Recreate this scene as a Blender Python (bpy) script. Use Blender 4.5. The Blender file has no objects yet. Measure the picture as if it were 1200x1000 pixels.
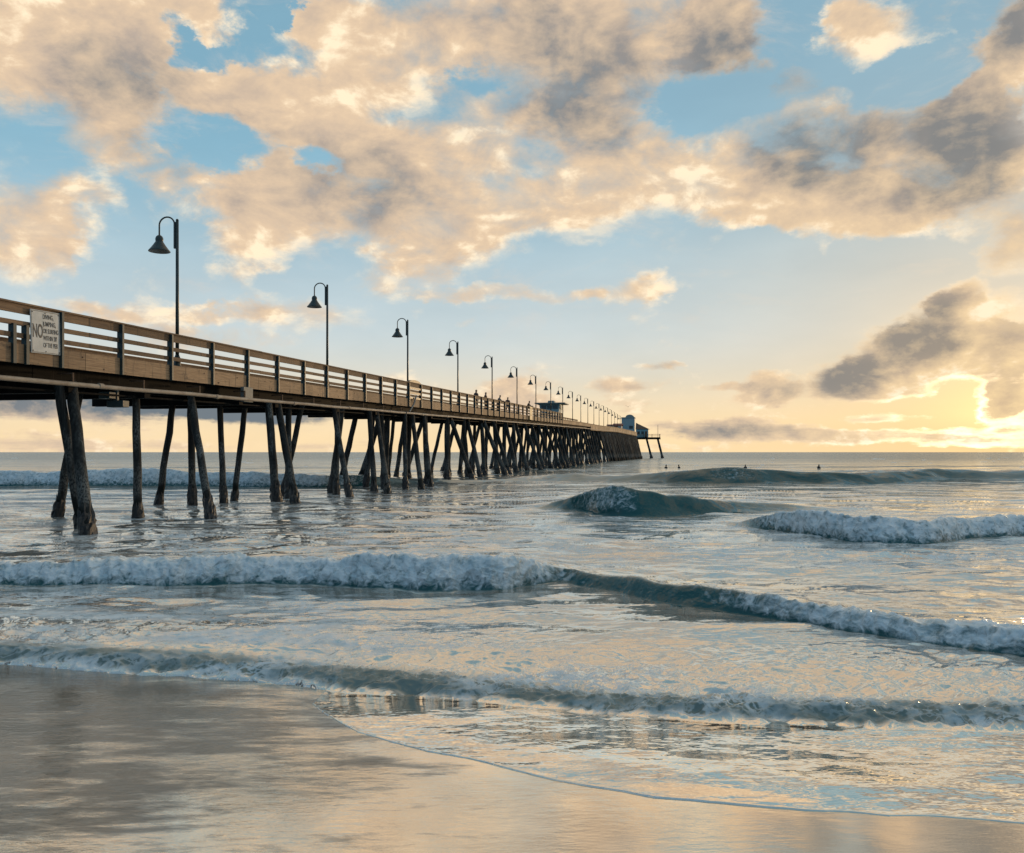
import bpy, bmesh, math, random
import numpy as np
from mathutils import Vector, Matrix

SC = bpy.context.scene
COL = SC.collection
R = math.radians

# ------------------------------------------------------------------ camera
CAM_Z = 2.05
YAW = 10.76                     # degrees the camera looks left of +Y (+Y runs out along the pier)
cam_data = bpy.data.cameras.new('camera')
cam = bpy.data.objects.new('camera', cam_data)
COL.objects.link(cam)
SC.camera = cam
cam_data.sensor_width = 36.0
cam_data.lens = 30.0
cam_data.shift_y = 0.025
cam_data.clip_start = 0.05
cam_data.clip_end = 60000.0
cam.location = (0, 0, CAM_Z)
cam.rotation_euler = (R(90), 0, R(YAW))

# ------------------------------------------------------------------ exposure
SC.view_settings.view_transform = 'Standard'
SC.view_settings.look = 'None'
SC.view_settings.exposure = 0.22
SC.view_settings.gamma = 1.0
SC.view_settings.use_curve_mapping = False
SC.cycles.max_bounces = 6
SC.cycles.diffuse_bounces = 2
SC.cycles.glossy_bounces = 3
SC.cycles.transmission_bounces = 2
SC.cycles.volume_bounces = 0
SC.cycles.sample_clamp_indirect = 3.0
SC.cycles.sample_clamp_direct = 12.0
SC.cycles.caustics_reflective = False
SC.cycles.caustics_refractive = False

# ------------------------------------------------------------------ sun
SUN_AZ, SUN_EL = 23.0, 2.6      # degrees right of +Y, degrees above the horizon
sun_data = bpy.data.lights.new('sun', 'SUN')
sun_data.energy = 0.9
sun_data.angle = R(4.0)         # softened by thin cloud
sun_data.color = (1.0, 0.66, 0.34)
sun = bpy.data.objects.new('sun', sun_data)
COL.objects.link(sun)
_sd = Vector((math.sin(R(SUN_AZ)) * math.cos(R(SUN_EL)), math.cos(R(SUN_AZ)) * math.cos(R(SUN_EL)), math.sin(R(SUN_EL))))
sun.rotation_euler = _sd.to_track_quat('Z', 'Y').to_euler()
SUN_DIR = _sd
# the brightest gap in the cloud beside the sun
GAP_DIR = Vector((math.sin(R(19.2)) * math.cos(R(2.3)), math.cos(R(19.2)) * math.cos(R(2.3)), math.sin(R(2.3))))

# cloud layout: azimuth right of +Y, elevation, radii, tilt (all degrees), weight
COV = [
    (-40.01, 23.15, 7.41, 4.25, 0, 1.0), (-34.99, 24.94, 6.67, 2.61, 0, 0.8), (-41.72, 20.67, 2.53, 2.95, 0, 0.7), (-31.06, 25.78, 3.02, 1.88, 0, 0.5),
    (-33.3, 21.2, 3.91, 2.12, -10, 0.55), (-9.61, 21.8, 5.15, 2.29, 0, 0.5), (-39.13, 13.27, 4.97, 4.23, -5, 1.35), (-41.3, 11.68, 2.98, 2.47, 0, 0.6),
    (-36.63, 19.57, 3.71, 3.4, 0, 0.75), (-35.46, 17.17, 2.84, 2.6, 0, 0.35), (-24.26, 20.77, 9.21, 2.51, -10, 0.8), (-27.46, 21.91, 5.78, 2.47, 0, 0.6),
    (-20.41, 24.86, 7.24, 3.39, 0, 0.9), (-17.6, 22.64, 6.78, 3.41, 0, 0.7), (-22.62, 26.52, 3.29, 2.24, 0, 0.6), (-15.33, 26.49, 6.83, 3.43, 0, 0.7),
    (-9.61, 25.64, 8.02, 4.58, 0, 0.9), (-2.79, 25.19, 8.43, 5.39, 0, 1.2), (2.74, 25.25, 3.79, 3.34, 0, 0.9), (-5.05, 20.71, 6.24, 3.14, -20, 0.8),
    (-29.02, 16.65, 7.75, 2.45, 0, 0.7), (-25.87, 15.9, 5.87, 3.04, 0, 0.7), (-19.85, 17.28, 7.26, 3.39, 0, 0.9), (-15.33, 18.72, 6.26, 2.86, 0, 0.8),
    (-9.61, 19.8, 6.87, 2.86, 0, 0.7), (-28.5, 12.62, 3.64, 2.46, 0, 0.7), (-25.07, 14.14, 3.77, 3.33, 0, 0.4), (-16.47, 15.04, 7.37, 3.14, 0, 0.9),
    (-11.33, 15.64, 8.02, 2.58, 10, 0.9), (-5.62, 17.42, 7.39, 2.85, 15, 0.9), (-17.6, 12.32, 3.39, 2.56, 20, 0.8), (-20.41, 10.88, 2.23, 1.13, 0, 0.3),
    (-13.62, 13.75, 5.72, 2.29, 15, 0.7), (-5.05, 15.04, 3.97, 1.43, 20, 0.6), (0.55, 17.17, 6.61, 2.81, 0, 0.9), (4.88, 16.37, 6.91, 2.48, -8, 0.9),
    (9.54, 15.22, 7.06, 2.42, -8, 0.9), (13.94, 14.27, 5.67, 2.08, -5, 0.8), (5.94, 19.03, 5.26, 2.2, 0, 0.5), (9.04, 19.67, 6.59, 2.7, 10, 0.6),
    (6.98, 22.5, 2.6, 1.31, 10, 0.65), (11.53, 18.42, 5.4, 2.39, 12, 0.6), (15.81, 16.91, 5.5, 3.59, 0, 0.9), (19.35, 14.55, 3.86, 5.45, 0, 1.0),
    (19.78, 11.68, 2.13, 1.97, 0, 0.6), (19.35, 22.12, 2.74, 6.44, -10, 1.15), (17.16, 20.36, 3.13, 4.05, 0, 0.5), (17.61, 19.39, 2.66, 3.02, 0, 0.5),
    (12.51, 24.76, 4.59, 2.0, 0, 0.95), (10.3, 25.45, 2.0, 1.6, 0, 0.5), (-39.13, 8.9, 2.66, 0.5, -8, 0.7), (-36.4, 8.61, 2.79, 0.83, -8, 0.8),
    (-32.56, 8.55, 3.46, 1.17, 0, 0.75), (-29.02, 8.85, 4.13, 0.87, 0, 0.75), (-24.8, 8.55, 3.77, 1.56, 0, 0.75), (-30.05, 7.26, 5.61, 0.87, 0, 0.6),
    (-22.07, 8.81, 3.31, 1.01, 0, 0.4), (-10.76, 10.26, 6.88, 0.63, 0, 0.95), (-5.62, 10.27, 1.71, 0.8, 0, 0.6), (-2.23, 10.42, 3.36, 1.02, 8, 0.75),
    (0.55, 10.55, 3.31, 0.79, 25, 0.55), (-13.91, 8.63, 1.6, 0.4, 0, 0.6), (-1.11, 11.43, 1.45, 0.51, 0, 0.5), (-9.61, 3.43, 3.15, 1.95, 5, 0.8),
    (-11.33, 3.89, 2.29, 1.38, 0, 0.6), (-0.83, 5.51, 2.0, 0.51, 0, 0.75), (-3.92, 4.37, 2.49, 0.85, 0, 0.7), (-1.95, 4.24, 2.8, 0.79, 0, 0.4),
    (-3.07, 2.95, 2.81, 0.79, 0, 0.5), (-17.6, 4.43, 3.39, 0.8, 0, 0.5), (9.8, 12.36, 1.11, 0.75, 0, 0.45), (7.5, 12.32, 3.1, 0.76, 0, 0.15),
    (10.3, 4.54, 2.99, 1.71, 10, 1.0), (12.99, 5.49, 3.6, 2.62, 25, 1.2), (15.34, 6.91, 3.23, 2.57, 25, 1.15), (17.16, 9.04, 1.88, 1.72, 0, 1.1),
    (19.14, 7.8, 2.15, 1.69, 0, 0.9), (18.05, 6.0, 3.52, 2.26, 0, 0.9), (19.57, 4.44, 3.2, 3.46, -20, 1.3), (18.71, 2.99, 1.74, 1.1, 0, 0.7),
    (13.94, 4.16, 3.78, 1.15, 8, 0.6), (6.36, 4.1, 2.09, 1.42, 15, 0.95), (5.41, 3.52, 1.9, 0.77, 0, 0.6), (3.28, 4.05, 2.37, 0.44, 0, 0.7),
    (2.19, 1.67, 5.99, 0.67, 0, 0.85), (7.5, 1.2, 9.3, 0.65, 0, 0.7), (12.02, 2.06, 2.92, 0.53, 0, 0.8), (9.04, 0.92, 10.14, 0.49, 0, 0.5),
    (17.16, 1.21, 6.26, 0.51, 0, 0.75), (15.34, 0.67, 9.24, 0.46, 0, 0.7), (-36.4, 2.99, 21.42, 1.55, 0, 1.3), (-25.87, 2.87, 10.68, 1.0, 0, 0.6),
    (-38.23, 0.41, 22.55, 0.71, 0, 0.45),
]
HOLES = [
    (-39.13, 16.19, 3.11, 1.51, 10, 0.6), (-34.99, 22.31, 1.91, 1.31, 0, 0.3), (-31.82, 23.91, 1.5, 1.34, 0, 0.6), (-30.56, 23.63, 2.03, 0.75, 0, 0.5),
    (-26.14, 26.45, 1.6, 0.88, 0, 0.9), (-23.6, 18.54, 2.07, 1.12, 0, 0.9), (-12.94, 23.45, 1.6, 1.03, 0, 0.7), (-25.33, 10.95, 3.22, 0.89, 0, 0.6),
    (1.65, 21.73, 4.1, 2.01, 25, 0.9), (13.94, 21.79, 4.73, 1.98, 5, 0.8), (7.5, 25.4, 2.07, 2.18, 0, 0.4), (-22.07, 10.28, 2.75, 0.56, 0, 0.3),
    (-35.93, 11.76, 1.88, 3.11, 0, 0.7), (-7.9, 18.24, 2.29, 0.8, 0, 0.35), (17.61, 24.17, 1.33, 1.51, 0, 0.3), (-29.02, 18.39, 3.1, 0.76, 0, 0.4),
    (16.71, 3.05, 2.26, 1.32, 50, 0.7), (11.04, 10.0, 9.88, 3.19, 25, 0.8), (5.94, 9.78, 7.36, 3.84, 0, 0.6), (-10.76, 7.41, 8.59, 2.29, 0, 0.5),
    (-8.47, 12.67, 3.43, 0.8, 15, 0.3),
]
DARK = [
    (-2.79, 24.96, 11.46, 6.81, -10, 0.75), (3.28, 24.97, 3.88, 4.0, 0, 0.7), (-8.47, 23.73, 8.24, 4.81, 0, 0.5), (-35.93, 20.36, 6.76, 5.6, 0, 0.9),
    (-40.01, 14.9, 3.66, 2.4, 0, 0.35), (-36.86, 22.88, 6.1, 3.09, 0, 0.4), (-25.33, 17.46, 10.95, 4.33, 0, 0.6), (-20.41, 17.25, 9.36, 4.74, 0, 0.55),
    (-18.17, 25.92, 8.11, 3.41, 0, 0.35), (-10.76, 17.48, 6.88, 3.44, 15, 0.35), (-27.46, 22.39, 6.31, 3.29, 0, 0.3), (-5.62, 19.98, 5.46, 2.74, -20, 0.5),
    (6.98, 22.27, 3.74, 1.96, 0, 0.9), (9.04, 18.95, 7.91, 3.56, 10, 0.9), (14.88, 17.51, 8.38, 4.03, 0, 0.85), (18.05, 19.76, 4.22, 6.63, 0, 0.7),
    (19.35, 23.81, 3.09, 3.57, 0, 1.0), (14.88, 15.37, 5.03, 1.55, -5, 0.5), (17.16, 12.94, 3.22, 3.04, 0, 0.4), (6.98, 17.94, 3.74, 1.96, 0, 0.3),
    (12.99, 6.01, 5.18, 3.15, 25, 1.0), (10.05, 4.54, 3.6, 1.93, 10, 1.0), (15.11, 7.43, 3.34, 2.47, 25, 0.9), (17.16, 9.04, 1.61, 1.52, 0, 0.8),
    (18.49, 6.47, 3.66, 1.8, 10, 0.6), (19.35, 3.47, 2.06, 2.38, 0, 0.5), (6.36, 3.94, 2.25, 1.59, 0, 0.8), (3.28, 4.05, 2.59, 0.56, 0, 0.5),
    (2.19, 1.56, 7.18, 0.78, 0, 0.7), (7.5, 1.09, 11.16, 0.76, 0, 0.6), (12.02, 2.06, 3.51, 0.58, 0, 0.5), (-36.4, 2.99, 25.7, 2.12, 0, 1.4),
    (-25.87, 2.87, 12.82, 1.33, 0, 1.0), (-30.05, 7.26, 7.35, 0.92, 0, 0.9), (-26.93, 9.27, 5.07, 0.66, 0, 0.6), (-9.04, 2.86, 2.06, 1.37, 0, 0.3),
    (-0.72, 5.51, 1.61, 0.39, 0, 0.6), (-3.92, 4.2, 2.03, 0.57, 0, 0.3), (-1.95, 4.18, 1.62, 0.4, 0, 0.4), (-38.23, 0.41, 27.06, 0.61, 0, 0.5),
]


# ------------------------------------------------------------------ sky (world)
world = bpy.data.worlds.new('World')
SC.world = world
world.use_nodes = True
WT = world.node_tree


class NB:
    """small node-building helper"""
    def __init__(self, nt):
        self.nt = nt

    def _in(self, sock, v):
        if isinstance(v, bpy.types.NodeSocket):
            self.nt.links.new(v, sock)
        else:
            sock.default_value = v

    def math(self, op, a, b=0.0, c=0.0, clamp=False):
        n = self.nt.nodes.new('ShaderNodeMath')
        n.operation = op
        n.use_clamp = clamp
        for i, v in enumerate((a, b, c)):
            self._in(n.inputs[i], v)
        return n.outputs[0]

    def vec(self, op, a, b=(0, 0, 0), c=(0, 0, 0), scale=None):
        n = self.nt.nodes.new('ShaderNodeVectorMath')
        n.operation = op
        for i, v in enumerate((a, b, c)):
            self._in(n.inputs[i], v)
        if scale is not None:
            self._in(n.inputs['Scale'], scale)
        return n.outputs['Value'] if op in ('DOT_PRODUCT', 'LENGTH', 'DISTANCE') else n.outputs['Vector']

    def xyz(self, v):
        n = self.nt.nodes.new('ShaderNodeSeparateXYZ')
        self._in(n.inputs[0], v)
        return n.outputs

    def comb(self, x, y, z):
        n = self.nt.nodes.new('ShaderNodeCombineXYZ')
        for i, v in enumerate((x, y, z)):
            self._in(n.inputs[i], v)
        return n.outputs[0]

    def noise(self, v, scale, detail=4.0, rough=0.5, dist=0.0, lac=2.0, out='Fac', kind='FBM'):
        n = self.nt.nodes.new('ShaderNodeTexNoise')
        n.noise_type = kind
        self._in(n.inputs['Vector'], v)
        self._in(n.inputs['Scale'], scale)
        n.inputs['Detail'].default_value = detail
        n.inputs['Roughness'].default_value = rough
        n.inputs['Distortion'].default_value = dist
        n.inputs['Lacunarity'].default_value = lac
        return n.outputs[out]

    def voronoi(self, v, scale, feature='F1', rand=1.0, out='Distance'):
        n = self.nt.nodes.new('ShaderNodeTexVoronoi')
        n.feature = feature
        self._in(n.inputs['Vector'], v)
        n.inputs['Scale'].default_value = scale
        n.inputs['Randomness'].default_value = rand
        return n.outputs[out]

    def mapping(self, v, loc=(0, 0, 0), rot=(0, 0, 0), scale=(1, 1, 1), kind='POINT'):
        n = self.nt.nodes.new('ShaderNodeMapping')
        n.vector_type = kind
        self._in(n.inputs['Vector'], v)
        n.inputs['Location'].default_value = loc
        n.inputs['Rotation'].default_value = rot
        n.inputs['Scale'].default_value = scale
        return n.outputs[0]

    def range(self, v, a, b, c=0.0, d=1.0, smooth=True):
        n = self.nt.nodes.new('ShaderNodeMapRange')
        n.interpolation_type = 'SMOOTHSTEP' if smooth else 'LINEAR'
        for i, x in enumerate((v, a, b, c, d)):
            self._in(n.inputs[i], x)
        return n.outputs[0]

    def mix(self, fac, a, b, blend='MIX'):
        n = self.nt.nodes.new('ShaderNodeMix')
        n.data_type = 'RGBA'
        n.blend_type = blend
        self._in(n.inputs[0], fac)
        self._in(n.inputs[6], a if isinstance(a, bpy.types.NodeSocket) else (*a, 1.0))
        self._in(n.inputs[7], b if isinstance(b, bpy.types.NodeSocket) else (*b, 1.0))
        return n.outputs[2]

    def bump(self, h, strength, dist, normal=None):
        n = self.nt.nodes.new('ShaderNodeBump')
        n.inputs['Strength'].default_value = strength
        n.inputs['Distance'].default_value = dist
        self._in(n.inputs['Height'], h)
        if normal is not None:
            self._in(n.inputs['Normal'], normal)
        return n.outputs[0]


def azel(nb, d):
    """direction -> (azimuth right of +Y, elevation, 0) in degrees"""
    x, y, z = nb.xyz(d)[:3]
    az = nb.math('MULTIPLY', nb.math('ARCTAN2', x, y), 57.2958)
    el = nb.math('MULTIPLY', nb.math('ARCSINE', z), 57.2958)
    return nb.comb(az, el, 0.0)


def blobs(nb, v, items, acc=0.0, sign=1.0):
    """sum of soft ellipses; the running sum rides in z so that the chain is evaluated one ellipse after another"""
    vx, vy = nb.xyz(v)[:2]
    for az, el, ra, re, tilt, w in items:
        m = nb.mapping(nb.comb(vx, vy, acc), (az, el, 0), (0, 0, R(tilt)), (ra, re, 1e9), 'TEXTURE')
        q = nb.math('SUBTRACT', 1.0, nb.vec('DOT_PRODUCT', m, m), clamp=True)
        acc = nb.math('MULTIPLY_ADD', q, w * sign, acc)
    return acc


def make_group(name, build, ins, outs):
    g = bpy.data.node_groups.new(name, 'ShaderNodeTree')
    for n, t in ins:
        g.interface.new_socket(n, in_out='INPUT', socket_type=t)
    for n, t in outs:
        g.interface.new_socket(n, in_out='OUTPUT', socket_type=t)
    gi = g.nodes.new('NodeGroupInput')
    go = g.nodes.new('NodeGroupOutput')
    for i, s in enumerate(build(NB(g), gi.outputs)):
        g.links.new(s, go.inputs[i])
    return g


def build_texture(nb, ins):
    """billows of the cloud at a direction, about -0.5 .. 0.5"""
    d = nb.vec('MULTIPLY', ins[0], (1.0, 1.0, 1.7))
    el = nb.math('MULTIPLY', nb.math('ARCSINE', nb.xyz(ins[0])[2]), 57.2958)
    f0 = nb.noise(d, 8.0, 3.0, 0.5)
    f1 = nb.noise(d, 15.0, 10.0, 0.60, 0.3)
    f2 = nb.noise(d, 60.0, 6.0, 0.58)
    lowk = nb.range(el, 2.0, 12.0, 1.0, 0.4)
    f = nb.math('MULTIPLY', nb.math('SUBTRACT', f1, 0.5), 1.8)
    f = nb.math('MULTIPLY_ADD', nb.math('SUBTRACT', f0, 0.5), 0.8, f)
    f = nb.math('MULTIPLY_ADD', nb.math('MULTIPLY', nb.math('SUBTRACT', f2, 0.5), lowk), 0.8, f)
    return [f]


TEXTURE = make_group('cloud_billows', build_texture, [('Direction', 'NodeSocketVector')], [('Billow', 'NodeSocketFloat')])


def billow_at(nb, d):
    n = nb.nt.nodes.new('ShaderNodeGroup')
    n.node_tree = TEXTURE
    nb._in(n.inputs[0], d)
    return n.outputs[0]


def cloud_cover(nb, d):
    v0 = azel(nb, d)
    el = nb.xyz(v0)[1]
    # warp grows with height above the horizon: clouds overhead are nearer and look larger
    amp = nb.range(el, 0.0, 26.0, 0.8, 3.4, smooth=False)
    stretched = nb.vec('MULTIPLY', d, (1.0, 1.0, 1.7))
    w = nb.noise(stretched, 9.0, 7.0, 0.64, out='Color')
    w = nb.vec('SUBTRACT', w, (0.5, 0.5, 0.5))
    w = nb.vec('MULTIPLY', w, nb.comb(nb.math('MULTIPLY', amp, 3.0), nb.math('MULTIPLY', amp, 1.8), 0.0))
    v = nb.vec('ADD', v0, w)
    s = blobs(nb, v, COV, -0.34)
    s = blobs(nb, v, HOLES, s, -1.0)
    s = nb.math('MINIMUM', s, 1.0)
    # out of view: cloud added, thicker sunward, to brighten sea and sand
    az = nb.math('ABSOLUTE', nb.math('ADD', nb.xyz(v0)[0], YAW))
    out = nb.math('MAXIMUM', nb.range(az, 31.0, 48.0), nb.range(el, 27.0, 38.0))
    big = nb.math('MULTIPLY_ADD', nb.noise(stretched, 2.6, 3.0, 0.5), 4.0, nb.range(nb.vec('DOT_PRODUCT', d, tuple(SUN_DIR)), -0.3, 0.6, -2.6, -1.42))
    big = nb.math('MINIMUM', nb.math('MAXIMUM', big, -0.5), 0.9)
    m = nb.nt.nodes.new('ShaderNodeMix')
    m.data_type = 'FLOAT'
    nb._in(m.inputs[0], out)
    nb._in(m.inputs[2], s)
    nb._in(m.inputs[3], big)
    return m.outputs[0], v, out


def build_world():
    nb = NB(WT)
    bg = WT.nodes['Background']
    tc = WT.nodes.new('ShaderNodeTexCoord')
    d = nb.vec('NORMALIZE', tc.outputs['Generated'])
    x, y, z = nb.xyz(d)[:3]
    # looking below the horizon repeats the horizon (only seen by rays that slip under the sea sheet)
    d = nb.vec('NORMALIZE', nb.comb(x, y, nb.math('MAXIMUM', z, 0.002)))
    sdir = tuple(SUN_DIR)
    cs = nb.vec('DOT_PRODUCT', d, sdir)
    ang = nb.math('MULTIPLY', nb.math('ARCCOSINE', nb.math('MINIMUM', nb.vec('DOT_PRODUCT', d, tuple(GAP_DIR)), 0.99999)), 57.2958)
    el = nb.math('MULTIPLY', nb.math('ARCSINE', nb.xyz(d)[2]), 57.2958)
    # clear air
    sky = WT.nodes.new('ShaderNodeTexSky')
    sky.sky_type = 'NISHITA'
    sky.sun_disc = False
    sky.sun_elevation = R(SUN_EL)
    sky.sun_rotation = R(SUN_AZ)
    sky.dust_density = 0.0
    sky.ozone_density = 3.0
    sky.air_density = 1.0
    nis = nb.vec('SCALE', sky.outputs[0], scale=0.10)
    # thin high veil that whitens the air, thicker low down and gold around the sun
    veil = nb.range(el, 0.0, 30.0, 0.92, 0.56, smooth=False)
    vt = nb.noise(nb.vec('MULTIPLY', d, (1, 1, 3.0)), 5.0, 5.0, 0.55)
    veil = nb.math('MULTIPLY', veil, nb.math('MULTIPLY_ADD', vt, 0.35, 0.83), clamp=True)
    low = nb.range(el, 0.5, 8.5, 1.0, 0.0)
    vc = nb.mix(nb.range(el, 6.0, 20.0), (0.60, 0.68, 0.70), (0.29, 0.54, 0.68))
    vc = nb.mix(low, vc, (0.90, 0.69, 0.42))
    near = nb.math('POWER', 2.718, nb.math('MULTIPLY', ang, -1.0 / 10.5))
    vc = nb.mix(nb.math('MULTIPLY', near, 0.95, clamp=True), vc, (0.96, 0.63, 0.27))
    vc = nb.mix(nb.range(cs, 0.25, -0.6), vc, (0.20, 0.36, 0.52))
    clear = nb.mix(veil, nis, vc)
    glow = nb.math('POWER', 2.718, nb.math('MULTIPLY', ang, -1.0 / 3.4))
    clear = nb.vec('ADD', clear, nb.vec('SCALE', (1.5, 0.98, 0.40), scale=nb.math('MULTIPLY', nb.math('MULTIPLY', glow, nb.range(el, 0.3, 2.4, 0.15, 1.0)), 0.30)))
    # clouds
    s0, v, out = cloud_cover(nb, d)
    to_sun = nb.vec('NORMALIZE', nb.vec('SUBTRACT', sdir, d))
    step = nb.range(el, 0.0, 26.0, 0.010, 0.030, smooth=False)
    b0 = billow_at(nb, d)
    b1 = billow_at(nb, nb.vec('NORMALIZE', nb.vec('ADD', d, nb.vec('SCALE', to_sun, scale=step))))
    # long thin streaks low over the horizon
    stk = nb.noise(nb.vec('MULTIPLY', d, (1.0, 1.0, 11.0)), 5.0, 6.0, 0.6)
    s0 = nb.math('MULTIPLY_ADD', nb.math('SUBTRACT', stk, 0.5), nb.range(el, 0.6, 8.0, 2.6, 0.0), s0)
    c0 = nb.math('ADD', s0, b0)
    soft = nb.noise(d, 4.0, 2.0, 0.5)
    wide = nb.range(soft, 0.38, 0.62, 0.50, 1.25)
    wide = nb.math('MULTIPLY', wide, nb.range(el, 1.0, 10.0, 0.55, 1.0))
    alpha = nb.range(c0, -0.26, wide)
    rim = nb.range(c0, 0.0, 0.8, 1.0, 0.0)
    grad = nb.math('MULTIPLY', nb.math('SUBTRACT', b0, b1), 0.9)
    dark = blobs(nb, v, DARK, 0.0)
    dark = nb.math('ADD', dark, nb.math('MULTIPLY', out, nb.range(c0, 0.2, 0.9, 0.0, 0.2)))  # added cloud out of view stays pale, so it lifts the water's reflections
    dk = nb.math('MULTIPLY_ADD', nb.math('SUBTRACT', nb.noise(d, 6.5, 6.0, 0.52, 0.4), 0.5), 1.7, dark)
    lit = nb.math('ADD', nb.math('MULTIPLY_ADD', rim, 0.16, 0.74), grad)
    lit = nb.math('SUBTRACT', lit, nb.math('MULTIPLY', dk, 0.47), clamp=True)
    warm = nb.mix(nb.math('MULTIPLY', near, 1.0, clamp=True), (0.80, 0.59, 0.385), (0.95, 0.70, 0.36))
    warm = nb.mix(nb.range(lit, 0.70, 1.05), warm, (0.96, 0.79, 0.56))
    grey = nb.mix(nb.range(dk, 0.3, 1.6), (0.42, 0.35, 0.30), (0.15, 0.18, 0.205))
    grey = nb.mix(nb.math('MULTIPLY', near, 0.55), grey, (0.62, 0.42, 0.22))
    cc = nb.mix(lit, grey, warm)
    rimglow = nb.math('MULTIPLY', nb.math('MULTIPLY', rim, glow), 1.5)
    cc = nb.vec('ADD', cc, nb.vec('SCALE', (1.6, 1.2, 0.7), scale=rimglow))
    # torn wisps drifting in the gaps
    wsp = nb.noise(nb.vec('MULTIPLY', d, (1.0, 1.0, 2.6)), 6.0, 9.0, 0.66, 0.5)
    wsp = nb.math('MULTIPLY', nb.range(wsp, 0.50, 0.74, 0.0, 0.55), nb.range(el, 4.0, 14.0, 0.25, 1.0))
    clear = nb.mix(wsp, clear, nb.mix(near, (0.62, 0.56, 0.50), (0.95, 0.72, 0.42)))
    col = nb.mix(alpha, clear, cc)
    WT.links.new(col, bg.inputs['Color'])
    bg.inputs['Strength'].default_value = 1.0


build_world()
world.cycles.sampling_method = 'MANUAL'
world.cycles.sample_map_resolution = 512


# ------------------------------------------------------------------ helpers
RNG = random.Random(7)
NPR = np.random.RandomState(11)
_c, _s = math.cos(R(YAW)), math.sin(R(YAW))


def shore(u, v):
    """shore frame (u along the waterline to the right, v out to sea) -> world x, y"""
    return u * _c - v * _s, u * _s + v * _c


def new_mat(name, base=(0.5, 0.5, 0.5), rough=0.6, metal=0.0, spec=None):
    m = bpy.data.materials.new(name)
    m.use_nodes = True
    nb = NB(m.node_tree)
    b = m.node_tree.nodes['Principled BSDF']
    b.inputs['Base Color'].default_value = (*base, 1)
    b.inputs['Roughness'].default_value = rough
    b.inputs['Metallic'].default_value = metal
    if spec is not None:
        b.inputs['Specular IOR Level'].default_value = spec
    tc = m.node_tree.nodes.new('ShaderNodeTexCoord')
    return m, nb, b, tc.outputs['Object']


def wood_mat(name, dark, light, grain=(30, 1.2, 30), rough=0.75, stain=(0.05, 0.045, 0.04), stain_amt=0.5):
    m, nb, b, co = new_mat(name, light, rough)
    g = nb.noise(nb.vec('MULTIPLY', co, grain), 1.0, 6.0, 0.65)
    p = nb.noise(nb.vec('MULTIPLY', co, (1.5, 0.42, 1.5)), 1.0, 3.0, 0.5)
    s = nb.noise(nb.vec('MULTIPLY', co, (3.0, 1.6, 3.0)), 1.0, 5.0, 0.7)
    col = nb.mix(nb.range(g, 0.3, 0.7), dark, light)
    col = nb.mix(nb.range(p, 0.4, 0.7, 0.0, 0.5), col, tuple(x * 0.6 for x in light))
    col = nb.mix(nb.range(s, 0.55, 0.75, 0.0, stain_amt), col, stain)
    drip = nb.noise(nb.vec('MULTIPLY', co, (2.0, 7.0, 0.7)), 1.0, 5.0, 0.65)
    col = nb.mix(nb.range(drip, 0.54, 0.70, 0.0, 0.75), col, tuple(x * 0.8 for x in stain))
    geo = m.node_tree.nodes.new('ShaderNodeNewGeometry')
    col = nb.vec('SCALE', col, scale=nb.range(geo.outputs['Random Per Island'], 0.0, 1.0, 0.62, 1.16, smooth=False))
    m.node_tree.links.new(col, b.inputs['Base Color'])
    m.node_tree.links.new(nb.bump(g, 0.5, 0.01), b.inputs['Normal'])
    return m


def noise_mat(name, c1, c2, scale=8.0, rough=0.6, metal=0.0, bump=0.3, bdist=0.005, stretch=(1, 1, 1), spec=None):
    m, nb, b, co = new_mat(name, c1, rough, metal, spec)
    n = nb.noise(nb.vec('MULTIPLY', co, stretch), scale, 6.0, 0.65)
    m.node_tree.links.new(nb.mix(nb.range(n, 0.35, 0.65), c1, c2), b.inputs['Base Color'])
    if bump:
        m.node_tree.links.new(nb.bump(n, bump, bdist), b.inputs['Normal'])
    return m


M = {}
M['skirt'] = wood_mat('weathered_skirt_board', (0.28, 0.175, 0.10), (0.54, 0.355, 0.205), stain_amt=0.8)
M['rail'] = wood_mat('weathered_rail_timber', (0.13, 0.078, 0.046), (0.29, 0.18, 0.10), stain_amt=0.5)
M['deck'] = wood_mat('deck_plank_timber', (0.10, 0.08, 0.06), (0.20, 0.16, 0.12), grain=(1.2, 30, 30))
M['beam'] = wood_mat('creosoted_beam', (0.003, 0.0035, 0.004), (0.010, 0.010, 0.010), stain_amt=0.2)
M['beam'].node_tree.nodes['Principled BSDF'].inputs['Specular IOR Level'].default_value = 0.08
M['post'] = noise_mat('dark_green_post_paint', (0.014, 0.034, 0.038), (0.026, 0.050, 0.054), 6.0, 0.5)
M['lamp'] = noise_mat('dark_green_enamel', (0.016, 0.030, 0.030), (0.030, 0.046, 0.045), 5.0, 0.35)
M['lampin'] = noise_mat('lamp_reflector', (0.35, 0.36, 0.36), (0.45, 0.46, 0.45), 5.0, 0.3, bump=0)
M['pipe'] = noise_mat('pale_pipe', (0.42, 0.35, 0.27), (0.26, 0.20, 0.15), 3.0, 0.5, stretch=(1, 0.6, 1))
M['steel'] = noise_mat('galvanised_steel', (0.10, 0.125, 0.13), (0.16, 0.185, 0.19), 7.0, 0.6, metal=0.0)
M['rope'] = noise_mat('rusty_iron', (0.06, 0.035, 0.022), (0.11, 0.06, 0.035), 12.0, 0.8)
M['mussel'] = noise_mat('mussel_crust', (0.012, 0.012, 0.014), (0.045, 0.040, 0.036), 14.0, 0.45, bump=1.0, bdist=0.03)
M['sign'] = noise_mat('sign_panel_white', (0.62, 0.64, 0.63), (0.50, 0.53, 0.53), 4.0, 0.5, bump=0.1)
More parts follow.
